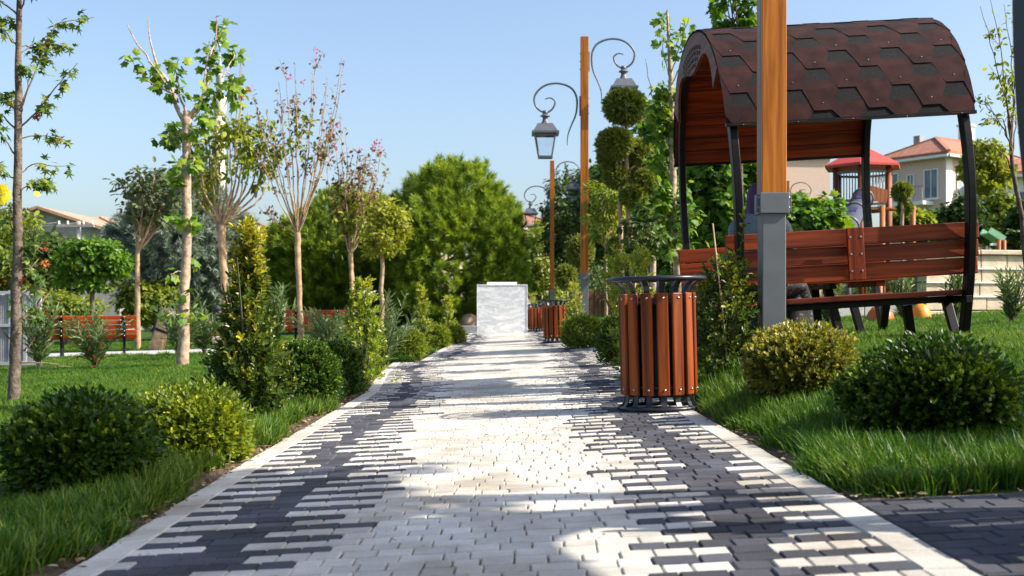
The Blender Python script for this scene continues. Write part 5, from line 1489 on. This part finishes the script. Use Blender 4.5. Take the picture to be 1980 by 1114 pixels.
crown_tree('dark_sapling', 'small dark leaved sapling over the pale bush by the near bin', 1252, 11.0, 5, 500, (1240, 450, 42, 50), 'shade', M['stem'], 13, 40, 18, group='saplings beside the path', clump_r=.22)
crown_tree('leafy_tree', 'tall dark tree filling the gap behind the middle lamp posts', 1110, 48.0, 14, 520, (1115, 430, 64, 118), 'shade', M['bark'], 10, 200, 30, 'oval', group='dark trees beyond the lamp posts', clump_r=.15)
crown_tree('leafy_tree', 'bright edged leafy tree right of the middle lamp posts', 1175, 40.0, 14, 520, (1180, 420, 66, 108), 'shade', M['bark'], 11, 210, 30, 'oval', group='dark trees beyond the lamp posts', clump_r=.15)
crown_tree('leafy_tree', 'olive green tree under the distant red roof behind the pine', 1040, 60.0, 14, 560, (1045, 500, 50, 84), 'olive', M['bark'], 9, 130, 26, 'oval', group='dark trees beyond the lamp posts', clump_r=.17)
crown_tree('leafy_tree', 'shaded tree between topiary and young plane near the ground', 1250, 30.0, 12, 590, (1260, 520, 80, 62), 'shade', M['bark'], 12, 150, 26, 'oval', group='dark trees beyond the lamp posts', clump_r=.18)
tr = [(1996, 560, 12), (1976, 420, 10), (1958, 330, 8), (1954, 270, 7)]
br = []
for p in ([(1954, 275), (1948, 220), (1915, 120), (1880, 22)], [(1954, 270), (1942, 190), (1930, 110), (1900, 5)], [(1955, 260), (1955, 160), (1945, 60), (1935, 40)], [(1956, 270), (1965, 160), (1960, 60), (1955, 0)], [(1955, 280), (1935, 240), (1905, 205), (1885, 195)], [(1956, 250), (1930, 205), (1908, 160)], [(1956, 290), (1925, 235), (1890, 240)], [(1957, 330), (1940, 300), (1915, 290), (1900, 276)], [(1957, 300), (1972, 240), (1985, 140)]):
    br.append(bb(*p, w=(3.6, .9), n=26, lf=(.3, 1), tw=3, twr=.8))
def ls(t, ends, sc, o):
    V, Fa, tn = clump_leaves(ends, sc, 10, 11, 'oval', 8, .3, only=None)
    keep = rng.random(len(tn) // 2) < .38; T = len(SHAPES['oval'][0])
    n = len(V) // T; kv = np.repeat(keep[:n], T); idx = np.cumsum(kv) - 1
    kf = np.repeat(keep[:n], 2); V2 = V[kv]; F2 = idx[Fa[kf]]
    link('leaves', np_mesh('leaves', V2, F2, L['olive'], tn[kf]), t)
px_tree('bare_sapling', 'nearly bare thin sapling against the sky behind the frame edge rib', (1996, 560), 9.6, tr, br, M['bark'], ls, depth=.4)
for px, d, cx, cy, rx, ry, mat, lb in ((1790, 33, 1800, 448, 46, 42, 'shade', 'dark round tree before the red roofed house'), (1862, 31, 1862, 436, 48, 52, 'shade', 'dark bushy tree behind the right pavilion rib'), (1935, 33, 1935, 430, 44, 52, 'olive', 'olive coloured tree below the far red roof'), (1985, 30, 1990, 440, 44, 60, 'shade', 'dark tree at the frame edge above the stone wall'), (1905, 45, 1905, 320, 44, 50, 'yellow_olive', 'yellowing thin tree in front of the red roofed house'), (1760, 26, 1765, 430, 40, 26, 'olive', 'low bushy tree behind the log railing'), (1968, 22, 1972, 470, 28, 26, 'shade', 'dark low bush on top of the stone wall')):
    crown_tree('garden_tree', lb, px, d, 12, cy + ry * .9, (cx, cy, rx, ry), mat, M['bark'], 11, 150, 26, 'oval', group='garden trees before the far houses', clump_r=.17)
def added_shade_tree(label, c, r, n):  # unseen trees, added so their crowns shade the near boxwoods
    d = c[1]; px = c[0] * F_PX / d + 1003; s = F_PX / d
    crown_tree('leafy_tree', label, px, d, .16 * s, 600 - (c[2] - r * .7 - EYE) * s, (px, 600 - (c[2] - EYE) * s, r * s, r * .8 * s), 'plane', M['plane_bark'], .12 * s, n, 16, 'palmate', group='leafy trees behind the pavilion', clump_r=.2)
added_shade_tree('unseen plane tree added outside the frame to shade the paving corner boxwood', (6.55, 3.42, 3.7), .9, 66)
added_shade_tree('unseen tall plane tree added outside the frame to shade the nearest lawn boxwood', (4.25, 2.75, 4.75), .9, 110)
# --- lawn side background
for px, d, cx, cy, rx, ry, mat, ls_, lb in ((178, 29, 185, 508, 64, 48, 'plane', 12, 'bright green small tree behind the first bench'), (100, 34, 100, 520, 80, 66, 'shade', 12, 'dark rounded tree behind the metal gate'), (25, 36, 20, 500, 66, 84, 'olive', 12, 'olive tree behind the star leaved trunk'), (85, 46, 80, 490, 52, 48, 'grey_green', 9, 'grey green tree below the gabled house roof'), (20, 52, 5, 440, 48, 44, 'grey_green', 9, 'pale grey tree rising at the frame edge'), (150, 56, 165, 505, 60, 38, 'olive', 9, 'olive tree around the utility pole foot'), (480, 50, 486, 540, 50, 46, 'shade', 9, 'dark tree below the yellow walled house'), (560, 56, 560, 520, 60, 60, 'shade', 9, 'shaded tree between the pines and the house'), (640, 52, 650, 570, 90, 52, 'shade', 9, 'low dark tree under the pines'), (420, 40, 420, 585, 40, 32, 'olive', 10, 'rounded olive bush behind the pollard trunk'), (300, 36, 285, 585, 62, 40, 'olive', 10, 'olive bush behind the thin pale trunk'), (130, 33, 130, 600, 70, 34, 'olive', 10, 'dry olive bush beyond the walkway'), (790, 50, 790, 585, 60, 44, 'shade', 9, 'dark bush under the big pine'), (980, 48, 985, 560, 44, 60, 'shade', 9, 'dark bush behind the marble block')):
    crown_tree('garden_tree', lb, px, d, 10, cy + ry * .75, (cx, cy, rx, ry), mat, M['bark'], ls_, 110, 30, 'oval', group='trees and tall bushes beyond the lawn', clump_r=.24, hollow=.2)

# a far wood that closes the view
def far_wood():
    n = 1500; x = rng.uniform(-75, 75, n); y = rng.uniform(84, 105, n)
    h = 2.2 + 1.2 * np.sin(x * .21) + .9 * np.sin(x * .63 + 1); c = np.stack([x, y, gz(x, y) + rng.random(n) * h * 1.2], -1)
    per = 26; p = np.repeat(c, per, 0) + rng.normal(0, .75, (n * per, 3)); m = len(p)
    V, Fa, tn = leaves(p, rdir(m), rdir(m) + UP, .55 * rng.uniform(.6, 1.2, m), 'diamond', np.clip(np.repeat(rng.normal(.4, .2, n), per) + rng.normal(0, .12, m), 0, 1))
    tag(link('far_wood', np_mesh('far_wood', V, Fa, L['shade'], tn)), 'far off belt of dark trees closing the view', 'wood', kind='stuff')
far_wood()

# ================================================================== BUILDINGS AND PLAYGROUND
M['roof_tile'] = mat_plain('terracotta roof tiles', (.33, .135, .08), .85, var=.25, scale=3, bump=.5, bscale=20)
M['old_tile'] = mat_plain('dusty tan roof tiles', (.40, .24, .16), .9, var=.2, scale=3, bump=.5, bscale=20)
M['red_roof'] = mat_plain('bright red playground roof', (.50, .055, .035), .5, var=.06)
M['lilac_wall'] = mat_plain('pale lilac render', (.62, .46, .40), .9, var=.05)
M['white_trim'] = mat_plain('white trim', (.75, .73, .69), .7, var=.04)
M['pink_wall'] = mat_plain('pale pink render', (.60, .44, .35), .9, var=.04)
M['grey_wall'] = mat_plain('weathered grey wall', (.32, .30, .28), .9, var=.2, scale=2)
M['cream_wall'] = mat_plain('cream wall', (.66, .58, .38), .9, var=.05)
M['window'] = mat_plain('window glass', (.10, .13, .17), .12, var=.2, scale=1)
M['curtain'] = mat_plain('window with net curtain', (.42, .47, .48), .25, var=.15, scale=3)
M['stone'] = mat_plain('pale limestone blocks', (.58, .48, .34), .9, var=.2, scale=5, bump=.5, bscale=30)
M['log'] = mat_wood('orange round logs', (0.30, 0.085, 0.02), (0.44, 0.15, 0.04), 'z', .5)
M['tower_wood'] = mat_wood('brown red playground logs', (0.15, 0.04, 0.014), (0.26, 0.08, 0.028), 'z', .5)
M['plank_wall'] = mat_wood('weathered wooden fence boards', (0.16, 0.07, 0.03), (0.30, 0.15, 0.07), 'z', .7)

def window(parent, c, w, h, nx, ny, pane='window', frame=.07):
    """framed window with panes, proud of the wall; n = outward normal in the house's frame"""
    n = Vector((nx, ny, 0)); s = Vector((-ny, nx, 0)); c = Vector(c)
    rot = Matrix((s, n, Vector((0, 0, 1)))).transposed()
    f = MB()
    for sg in (-1, 1):
        f.box(c + s * (sg * (w / 2 - frame / 2)) + n * .04, (frame, .1, h), rot); f.box(c + Vector((0, 0, sg * (h / 2 - frame / 2))) + n * .04, (w - 2 * frame, .1, frame), rot)
    f.box(c + n * .03, (frame * .7, .08, h - 2 * frame), rot)
    f.box(c + Vector((0, 0, -h / 2 - .05)) + n * .08, (w + .2, .2, .08), rot)
    fo = f.build('window', M['white_trim'], parent)
    q = MB()
    for sg in (-1, 1): q.box(c + s * (sg * (w / 4 - frame * .1)) + n * .012, (w / 2 - frame * 1.2, .03, h - 2 * frame), rot)
    q.build('pane', M[pane], fo)

def hip_roof(parent, cx, cy, w, l, z, h, over, mat):
    W_, L_ = w / 2 + over, l / 2 + over; r = max(L_ - W_, 0) if l >= w else 0; rx = max(W_ - L_, 0) if w > l else 0
    m = MB(); v = [(-W_, -L_, z), (W_, -L_, z), (W_, L_, z), (-W_, L_, z), (-rx, -r, z + h), (rx, r, z + h)]
    v = [(x + cx, y + cy, k) for x, y, k in v]; v += [(x, y, k - .22) for x, y, k in v[:4]]
    if l >= w: fs = [(0, 1, 4), (1, 2, 5, 4), (2, 3, 5), (3, 0, 4, 5)]
    else: fs = [(0, 1, 5, 4), (1, 2, 5), (2, 3, 4, 5), (3, 0, 4)]
    m.add(v, fs + [(0, 6, 7, 1), (1, 7, 8, 2), (2, 8, 9, 3), (3, 9, 6, 0), (6, 9, 8, 7)])
    ro = m.build('roof', mat, parent)
    rd = MB()
    for a, b in ((0, 4), (1, 4 if l >= w else 5), (2, 5), (3, 5 if l >= w else 4), (4, 5)):
        if (Vector(v[a]) - Vector(v[b])).length > .1: rd.beam(v[a], v[b], .26, .14)
    rd.build('ridge_tiles', mat, ro)
    cu = MB()
    for a, b in ((0, 1), (1, 2), (2, 3), (3, 0)):
        cu.beam(Vector(v[a]) + Vector((0, 0, -.3)), Vector(v[b]) + Vector((0, 0, -.3)), .3, .16)
    cu.build('cornice', M['white_trim'], ro)
    return ro

# house with hipped roof on the right
D = 75.0; cx, cy = X(1829, D), D
hs = thing('house', 'two storey lilac house with hipped terracotta roof and small balcony', 'house', (cx, cy, 0), R(35), group='houses beyond the park')
zt = Z(303, D); w, l = 8.2, 4.8             # along the two visible faces; the near corner is at the origin
MB().box((w / 2, l / 2, zt / 2 - 1), (w, l, zt + 2)).build('wall', M['lilac_wall'], hs)
hip_roof(hs, w / 2, l / 2, w, l, zt + .3, 1.45, .6, M['roof_tile'])
MB().box((w * .72, l * .5, zt + 2.3), (.9, .7, 1.1)).box((w * .72, l * .5, zt + 2.9), (1.1, .9, .14)).build('chimney', M['white_trim'], hs)
MB().box((.3 * w, l * .8, zt + 1.6), (.5, .5, .9)).build('chimney', M['grey_wall'], hs)
for x in (2.3, 5.6): window(hs, (x, 0, zt - 1.75), 2.3, 2.1, 0, -1, 'curtain')
for x in (2.3, 5.6): window(hs, (x, 0, zt - 5.4), 2.2, 1.8, 0, -1, 'curtain')
for y_ in (1.1, 4.2): window(hs, (0, y_, zt - 1.7), 1.1, 2.0, -1, 0, 'window')
window(hs, (0, 2.7, zt - 1.5), .6, 1.2, -1, 0); window(hs, (0, 1.5, zt - 5.3), 1.7, 1.5, -1, 0)
bo = MB().box((-.6, 2.7, zt - 3.0), (1.2, 3.6, .24)).build('balcony', M['white_trim'], hs)
rl = MB()
for k in range(13): rl.box((-1.15, 1.0 + k * .285, zt - 2.4), (.04, .04, 1.0))
rl.box((-1.15, 2.7, zt - 1.9), (.07, 3.6, .07)); rl.build('railing', M['grey_wall'], bo)
MB().box((-.03, l / 2, zt - 3.45), (.1, l, .2)).box((w / 2, -.03, zt - 3.45), (w, .1, .2)).build('string_course', M['white_trim'], hs)
MB().box((.35, -.012, zt / 2), (.7, .03, zt)).build('corner_strip', M['white_trim'], hs)
# second house further right, only its roof shows
D = 75.0; h2 = thing('house', 'far house with terracotta roof showing above the trees by the frame edge', 'house', (X(1960, D), D, 0), R(-20), group='houses beyond the park')
MB().box((4, 4, 4.4), (11, 8, 10.4)).build('wall', M['white_trim'], h2); hip_roof(h2, 4, 4, 11, 8, 9.7, 1.9, .6, M['roof_tile'])
for x in (1, 4, 7): window(h2, (x, 0, 7.6), 1.5, 1.7, 0, -1)
# pink building
D = 48.0; pb = thing('pink_building', 'plain pale pink building with a flat roof edge behind the thick post', 'building', (X(1605, D), D, 0), R(7))
wd, hp = 4.6, Z(306, D)
MB().box((-wd / 2, 4, hp / 2 - 1), (wd, 8, hp + 2)).build('wall', M['pink_wall'], pb)
MB().box((-wd / 2, 4, hp + .06), (wd + .3, 8.3, .14)).build('roof', M['white_trim'], pb)
for k in range(3): MB().box((-wd / 2, -.006, hp * (.28 + .24 * k)), (wd, .014, .035)).build('joint_strip', M['pink_wall'], pb)
for x in (-3.6,): window(pb, (x, 0, hp - 2.0), 1.2, 1.4, 0, -1)
# house behind the big pine
D = 85.0; h3 = thing('house', 'house with a dusky red roof peeking over the big pine', 'house', (X(965, D), D, 0), R(14), group='houses beyond the park')
MB().box((0, 4, 3.5), (8.6, 7, 7)).build('wall', M['cream_wall'], h3); hip_roof(h3, 0, 4, 8.6, 7, 7.05, 1.7, .5, M['roof_tile']); window(h3, (-2, .5, 5.4), 1.2, 1.3, 0, -1); window(h3, (2, .5, 5.4), 1.2, 1.3, 0, -1)
# yellow walled house on the lawn side
D = 70.0; h4 = thing('house', 'cream walled house with a red roof between the spruce and the pines', 'house', (X(496, D), D, 0), R(16), group='houses beyond the park')
MB().box((0, 3.5, 1.6), (4.6, 6, 6.2)).build('wall', M['cream_wall'], h4); hip_roof(h4, 0, 3.5, 4.6, 6, 4.75, 1.5, .5, M['roof_tile'])
for x in (-1.2, 1.2): window(h4, (x, .5, 3.4), .9, 1.2, 0, -1)
# gabled house far left
D = 80.0; zr, ze = Z(402, D), Z(452, D); xr_, xe = X(78, D), X(232, D); half = xe - xr_
h5 = thing('house', 'grey gabled house with a low pitched tiled roof and wide chimney', 'house', (xr_, D, 0), 0, group='houses beyond the park')
MB().prism([(-half, -2), (half, -2), (half, ze - .1), (0, zr - .1), (-half, ze - .1)], 0, 9).build('wall', M['grey_wall'], h5)
rf = MB()
for s in (-1, 1): rf.beam((0, 4.3, zr), (s * (half + .4), 4.3, ze - (zr - ze) * .4 / half), 9.8, .2, (0, 0, 1))
ro = rf.build('roof', M['old_tile'], h5)
MB().box((half * .86, 3.5, ze + .95), (1.15, .8, 1.5)).build('chimney', M['pink_wall'], h5)
cp = MB()
for x in (-.35, .35): cp.lathe([(.09, 0), (.09, .28), (.14, .3), (.001, .38)], (half * .86 + x, 3.5, ze + 1.7), 8)
cp.build('chimney_pot', M['black_metal'], h5)
window(h5, (half * .45, 0, ze - 1.1), 1.1, 1.2, 0, -1); window(h5, (half * .8, 0, ze - 1.6), .8, 1.0, 0, -1)
h6 = thing('house', 'low house with a tan tiled roof just behind the grey gabled house', 'house', (X(165, 92.), 92., 0), 0, group='houses beyond the park')
MB().box((0, 4, 2.5), (5.6, 7, 9.0)).build('wall', M['white_trim'], h6); hip_roof(h6, 0, 4, 5.6, 7, 7.15, 1.25, .4, M['old_tile'])
# minaret
D = 190.0; mn = thing('minaret', 'slim cream minaret with a pointed cap behind the broom topped tree', 'minaret', (X(425, D), D, 0))
u = D / F_PX; M['minaret'] = mat_plain('cream minaret stone', (.55, .49, .40), .85, var=.06)
zb = Z(198, D); ztop = Z(150, D); zp = Z(98, D)
MB().lathe([(13 * u, -4), (12 * u, zb * .5), (10.5 * u, zb * .52), (10.0 * u, zb - 2.4)], n=18).build('shaft', M['minaret'], mn)
MB().lathe([(10 * u, zb - 2.4), (12.5 * u, zb - 1.2), (13.2 * u, zb), (13.2 * u, zb + .9), (12.6 * u, zb + .9), (12.6 * u, zb + .1), (6 * u, zb + .1)], n=18).build('balcony', M['minaret'], mn)
MB().lathe([(7.6 * u, zb), (7.2 * u, ztop), (8.6 * u, ztop + .2), (8.4 * u, ztop + .5), (7.0 * u, ztop + .6)], n=18).build('upper_shaft', M['minaret'], mn)
MB().lathe([(7.8 * u, ztop + .55), (4.2 * u, (ztop + zp) / 2 - .5), (1.2 * u, zp - 1), (.001, zp)], n=18).build('cap', mat_plain('grey lead cap', (.33, .34, .35), .5), mn)
MB().lathe([(.12, zp - .2), (.1, zp + .5), (.28, zp + .8), (.08, zp + 1.2), (.001, zp + 1.7)], n=8).build('finial', M['bolt'], mn)
# utility pole and wires
D = 58.0; up_ = thing('utility_pole', 'weathered utility pole with cross arms and wires beside the gabled house', 'pole', (X(152, D), D, g(X(152, D), D)))
ht = Z(428, D) - g(X(152, D), D)
MB().tube([(0, 0, -.2), (0, 0, ht)], [.15, .11], 10).build('pole', M['grey_wall'], up_)
for z in (Z(437, D), Z(482, D)):
    zz = z - g(X(152, D), D)
    MB().box((-.1, -.14, zz), (1.9, .1, .13)).build('cross_arm', M['grey_wall'], up_)
    ins = MB()
    for x in (-.95, -.5, .3, .75): ins.lathe([(.05, 0), (.07, .06), (.04, .1), (.06, .16), (.001, .2)], (x, -.14, zz + .06), 8)
    ins.build('insulator', M['white_trim'], up_)
wv = MB()
for z, x in ((Z(434, D), -.9), (Z(434, D), .3), (Z(478, D), -.9), (Z(489, D), -.4)):
    zz = z - g(X(152, D), D); q = [(x - s * 14, -.14, zz + .1 - 1.6 * s * (1 - s)) for s in np.linspace(0, 1, 12)]; wv.tube(q, .014, 4)
wv.build('wire', M['grey_wall'], up_)
# metal gate panels on the lawn side
d = gp(40, 712); x0 = X(-35, d); x1 = X(77, d); gt = thing('metal_gate', 'pale ribbed metal gate panels behind the star leaved tree', 'gate', ((x0 + x1) / 2, d, g(x1, d)))
M['gate'] = mat_plain('pale galvanised sheet', (.50, .50, .52), .45, .3, var=.12, scale=3)
w = x1 - x0; h = Z(562, d) - g(x1, d)
for k in range(5):
    xk = -w / 2 + w * k / 4; MB().box((xk, 0, h / 2), (.05, .05, h)).build('gate_post', M['gate'], gt, bevel=.004)
for k in range(4):
    a = -w / 2 + w * k / 4 + .03; b = a + w / 4 - .06; m = MB(); n = 18; v = []; f = []
    for i in range(n + 1):
        xx = a + (b - a) * i / n; yy = .012 * (1 if i % 3 else -1)
        v += [(xx, yy, .04), (xx, yy, h - .05), (xx, yy + .004, .04), (xx, yy + .004, h - .05)]
    for i in range(n):
        c = i * 4; e = c + 4; f += [(c, e, e + 1, c + 1), (c + 2, c + 3, e + 3, e + 2), (c + 1, e + 1, e + 3, c + 3), (c, c + 2, e + 2, e)]
    m.add(v, f).build('ribbed_sheet', M['gate'], gt)
for z in (.06, h * .55, h - .03): MB().box((0, -.035, z), (w, .03, .045)).build('gate_rail', M['gate'], gt)
# leaning pale stump and white framed board
d = gp(300, 680) + .4; x = X(302, d); sp = thing('leaning_trunk', 'short pale trunk leaning with a dark band beside the walkway', 'trunk', (x, d, g(x, d)))
h = (680 - 598) * d / F_PX
MB().tube([(-.03, 0, -.1), (.10, 0, h * .45), (.22, 0, h)], [.17, .14, .12], 11).build('trunk', M['pale_bark'], sp)
MB().tube([(.105, 0, h * .46), (.125, 0, h * .52)], [.152, .150], 11).build('band', M['black_metal'], sp)
d = gp(335, 668); x = X(330, d); sg = thing('framed_board', 'white board in a dark frame standing behind the tall oleander', 'board', (x, d, g(x, d)))
zb, zt = Z(626, d) - g(x, d), Z(591, d) - g(x, d); wb = 44 * d / F_PX
MB().box((0, 0, (zb + zt) / 2), (wb - .06, .03, zt - zb - .06)).build('panel', M['white_trim'], sg)
f = MB()
for s in (-1, 1): f.box((s * wb / 2, 0, zt / 2), (.06, .06, zt))
f.box((0, 0, zt - .03), (wb - .06, .06, .06)).box((0, 0, zb + .03), (wb - .06, .06, .06)); f.build('frame', M['black_metal'], sg)
# boulder and low wall left of the marble block
d = 40.0; x = X(907, d); bd = thing('boulder', 'rounded tan boulder just left of the marble block', 'boulder', (x, d, g(x, d)))
MB().lathe([(.30, -.1), (.38, .1), (.36, .32), (.24, .5), (.08, .57), (.001, .575)], n=13, sx=.95, sy=.85).build('rock', mat_plain('tan rock', (.26, .18, .12), .9, var=.4, scale=5, bump=.9), bd)
lw = thing('low_kerb_wall', 'low grey stone kerb in shade left of the marble block', 'kerb', (X(900, 32.5), 32.5, g(X(900, 32.5), 32.5)))
for k in range(4): MB().box((-1.5 + k * .72, 0, .11), (.70, .26, .24)).build('kerb_stone', mat_plain('grey kerb stone', (.28, .28, .29), .9, var=.12, scale=6) if k == 0 else bpy.data.materials['grey kerb stone'], lw, bevel=.012)
# wooden board fence and pale slope behind the second lamp post
d = 31.0; x = X(1156, d); fe = thing('board_fence', 'short weathered board fence behind the second lamp post', 'fence', (x, d, g(x, d)))
fb = MB().box((0, 0, .40), (.115, .025, .8)).mesh('fence_board', M['plank_wall'])
for k in range(9): o = link('fence_board', fb, fe); o.location = (-.5 + k * .126, 0, .02 * math.sin(k * 2.1))
for z in (.2, .6): MB().box((0, .035, z), (1.2, .04, .06)).build('fence_rail', M['plank_wall'], fe)
# stone wall of coursed blocks on the right
wl = thing('stone_wall', 'low wall of coursed pale limestone blocks beside the lawn', 'wall', (X(1790, 14.2), 14.2, 0), R(13))
zb, zt = g(5.6, 15), Z(497, 15.0); nc = 5; hh = (zt - zb + .1) / nc; Lw = 5.2
MB().box((Lw / 2, .22, (zb + zt) / 2 - .1), (Lw - .02, .26, zt - zb)).build('core', M['sand'], wl)
for r in range(nc):
    x = -rng.uniform(0, .3)
    while x < Lw:
        w = float(rng.uniform(.34, .62)); a = max(x, 0); b = min(x + w, Lw)
        if b - a > .08: MB().box(((a + b) / 2, .1 + rng.uniform(-.006, .006), zb - .1 + hh * (r + .5)), (b - a - .012, .2, hh - .012)).build('stone_block', M['stone'], wl, bevel=.008)
        x += w
    if r in (1, 2, 3): MB().box((Lw / 2, -.012, zb - .1 + hh * (r + 1)), (Lw, .02, .02)).build('ledge', M['white_trim'], wl)
for k in range(7): MB().box((Lw / 7 * (k + .5), .18, zt + .03), (Lw / 7 - .01, .46, .06)).build('cap_stone', M['stone'], wl, bevel=.01)
# playground tower
D = 24.0; tx = X(1668, D); zg = .62; tw = thing('playground_tower', 'playground tower with red roof, log posts and barred sides', 'playground tower', (tx, D, zg), R(10))
s = D / F_PX; ze = Z(322, D) - zg; zp = Z(286, D) - zg; ro_ = 78 * s; rw = 56 * s
m = MB(); n = 6; v = []; ph = R(0)
for rr, z in ((ro_, ze - .05), (ro_, ze), (ro_ * .12, zp)):
    v += [(rr * math.cos(ph + 2 * math.pi * k / n), rr * math.sin(ph + 2 * math.pi * k / n), z) for k in range(n)]
fs = [(i * n + k, i * n + (k + 1) % n, (i + 1) * n + (k + 1) % n, (i + 1) * n + k) for i in range(2) for k in range(n)] + [tuple(range(n))[::-1], tuple(range(2 * n, 3 * n))]
m.add(v, fs).build('roof', M['red_roof'], tw)
zd = Z(404, D) - zg; pts = [(rw * math.cos(ph + 2 * math.pi * k / n), rw * math.sin(ph + 2 * math.pi * k / n)) for k in range(n)]
for x, y in pts: MB().tube([(x, y, -.1), (x, y, ze)], .055, 10).build('log_post', M['tower_wood'], tw)
MB().lathe([(rw, zd - .06), (rw, zd)], n=6, smooth=False).build('deck', M['plank_wall'], tw)
for k in range(n):
    a, b = Vector((*pts[k], 0)), Vector((*pts[(k + 1) % n], 0)); br_ = MB()
    for z in (zd + .14, ze - .16): br_.beam(a + Vector((0, 0, z)), b + Vector((0, 0, z)), .04, .05)
    for j in range(1, 9):
        p = a.lerp(b, j / 9); br_.tube([(p.x, p.y, zd + .14), (p.x, p.y, ze - .16)], .011, 6)
    br_.build('bar_panel', M['white_trim'] if k in (0, 5) else M['lamp_metal'], tw)
for k in (4,):
    a, b = Vector((*pts[k], 0)), Vector((*pts[(k + 1) % n], 0)); q = MB(); q.beam(a.lerp(b, .06) + Vector((0, -.03, zd + .32)), a.lerp(b, .94) + Vector((0, -.03, zd + .2)), .03, .28); q.build('wood_panel', M['tower_wood'], tw)
# clear tube slide
ts = thing('tube_slide', 'clear plastic tube slide with dark windows coming down from the tower', 'slide', (X(1666, 22.9), 22.9, zg))
p0, p1, p2 = P(1668, 384, 23.1), P(1650, 415, 22.3), P(1625, 470, 21.4)
o = np.array((X(1666, 22.9), 22.9, zg)); kk = np.linspace(0, 1, 14)[:, None]; cv = (1 - kk) ** 2 * (p0 - o) + 2 * kk * (1 - kk) * (p1 - o) + kk ** 2 * (p2 - o)
M['tube'] = mat_plain('translucent blue grey plastic', (.30, .34, .48), .12, var=.2, scale=3)
def tube_mat():
    m, nt, b = nodes_of('clear bluish slide plastic'); b.inputs['Base Color'].default_value = (.13, .14, .17, 1); b.inputs['Roughness'].default_value = .12; b.inputs['Metallic'].default_value = .5; b.inputs['Alpha'].default_value = .8
    return m
MB().tube(cv, .205, 18, False).build('tube', tube_mat(), ts)
for i in (0, 5, 9, 12):
    dv = unit(cv[i + 1] - cv[i]); MB().tube([cv[i] - dv * .03, cv[i] + dv * .03], .222, 18).build('joint_ring', M['lamp_metal'], ts)
for i in (3, 7, 11):
    dv = unit(cv[i + 1] - cv[i]); sd_ = np.array((1, 0, 0.)); nn = np.cross(sd_, dv); nn = nn if nn[1] < 0 else -nn; c = cv[i] + unit(nn) * .2
    MB().strap([c - dv * .08, c + dv * .08], .13, .03, (1, 0, 0)).build('window', mat_plain('dark violet slide window', (.03, .025, .09), .1), ts)
MB().lathe([(.06, 0), (.06, 1)], n=6).build('slide_leg', M['lamp_metal'], ts, loc=(cv[9][0], cv[9][1], -.1))
# log railing
lr = thing('log_railing', 'orange log railing beside the playground tower', 'railing', (X(1735, 21.), 21., .58))
for px in (1706, 1765): MB().tube([(X(px, 21) - X(1735, 21), 0, -.1), (X(px, 21) - X(1735, 21), 0, Z(398, 21) - .58)], .052, 10).build('log_post', M['log'], lr)
MB().tube([(X(1698, 21) - X(1735, 21), 0, Z(405, 21) - .58), (X(1772, 21) - X(1735, 21), 0, Z(405, 21) - .58)], .034, 10).build('log_rail', mat_wood('log rail', (0.30, 0.085, 0.02), (0.44, 0.15, 0.04), 'x', .5), lr)
# small green slide and posts at the far right
sl = thing('green_slide', 'small pale green slide with orange posts behind the stone wall', 'slide', (X(1925, 19.), 19., .75))
a, b = P(1905, 452, 19) - (X(1925, 19), 19, .75), P(1934, 470, 19) - (X(1925, 19), 19, .75)
q = MB(); q.beam(a, b, .34, .03); q.beam(a + (0, -.17, .05), b + (0, -.17, .05), .03, .1); q.beam(a + (0, .17, .05), b + (0, .17, .05), .03, .1); q.build('chute', mat_plain('pale green plastic', (.28, .55, .33), .4), sl)
for px in (1921, 1931): MB().tube([(X(px, 19) - X(1925, 19), -.2, -.1), (X(px, 19) - X(1925, 19), -.2, Z(466, 19) - .75)], .04, 8).build('leg', M['log'], sl)
MB().box((X(1914, 19) - X(1925, 19), -.2, Z(474, 19) - .75), (.16, .04, .04)).build('crossbar', M['white_trim'], sl)
# play things seen under the pavilion: orange domes, kerb, posts
M['orange'] = mat_plain('orange play plastic', (.62, .12, .012), .4, var=.08); M['orange_y'] = mat_plain('yellow orange play plastic', (.72, .26, .015), .4, var=.08)
for px, py, rpx, m_, lb in ((1702, 606, 26, 'orange', 'larger low orange play dome on the lawn edge under the pavilion'), (1780, 604, 20, 'orange_y', 'smaller yellow orange play dome behind the pavilion foot')):
    d = 13.0; x = X(px, d); z = g(x, d); r = rpx * d / F_PX
    dm = thing('play_dome', lb, 'play dome', (x, d, z), group='orange play domes')
    MB().lathe([(r, -.02), (r * 1.02, .05), (r * .9, .12), (r * .55, .19), (.001, .21)], n=20).build('shell', M[m_], dm)
    MB().lathe([(r * 1.12, -.03), (r * 1.12, .012), (r * 1.0, .016)], n=20).build('base', M['bin_metal'], dm)
kb = thing('pale_kerb', 'pale kerb of the play area seen under the pavilion table', 'kerb', (X(1660, 16.), 16., g(X(1660, 16.), 16.)))
for k in range(6): MB().box((-1.5 + .62 * k, 0, .16), (.61, .2, .34)).build('kerb_stone', M['white_trim'], kb, bevel=.01)
for px, h_, lb in ((1690, 555, 'left orange play post seen under the pavilion table'), (1702, 556, 'right orange play post seen under the pavilion table')):
    d = 17.5; x = X(px, d); z = g(x, d); po = thing('play_post', lb, 'post', (x, d, z), group='orange play posts'); hz = .52
    MB().tube([(0, 0, -.05), (0, 0, hz)], .035, 9).build('post', M['log'], po); MB().lathe([(.045, 0), (.05, .03), (.001, .05)], (0, 0, hz), 9).build('cap', M['orange'], po)

# foliage is a mass of leaves nobody could count: it stays one part of its plant
for o in scene.objects:
    if o.parent is not None and o.name.split('.')[0] in ('foliage', 'inner_foliage', 'crown', 'leaves', 'green_leaves', 'red_leaves', 'turned_leaves', 'blossom', 'ball'):
        if o.name.split('.')[0] != 'ball': o['kind'] = 'stuff'
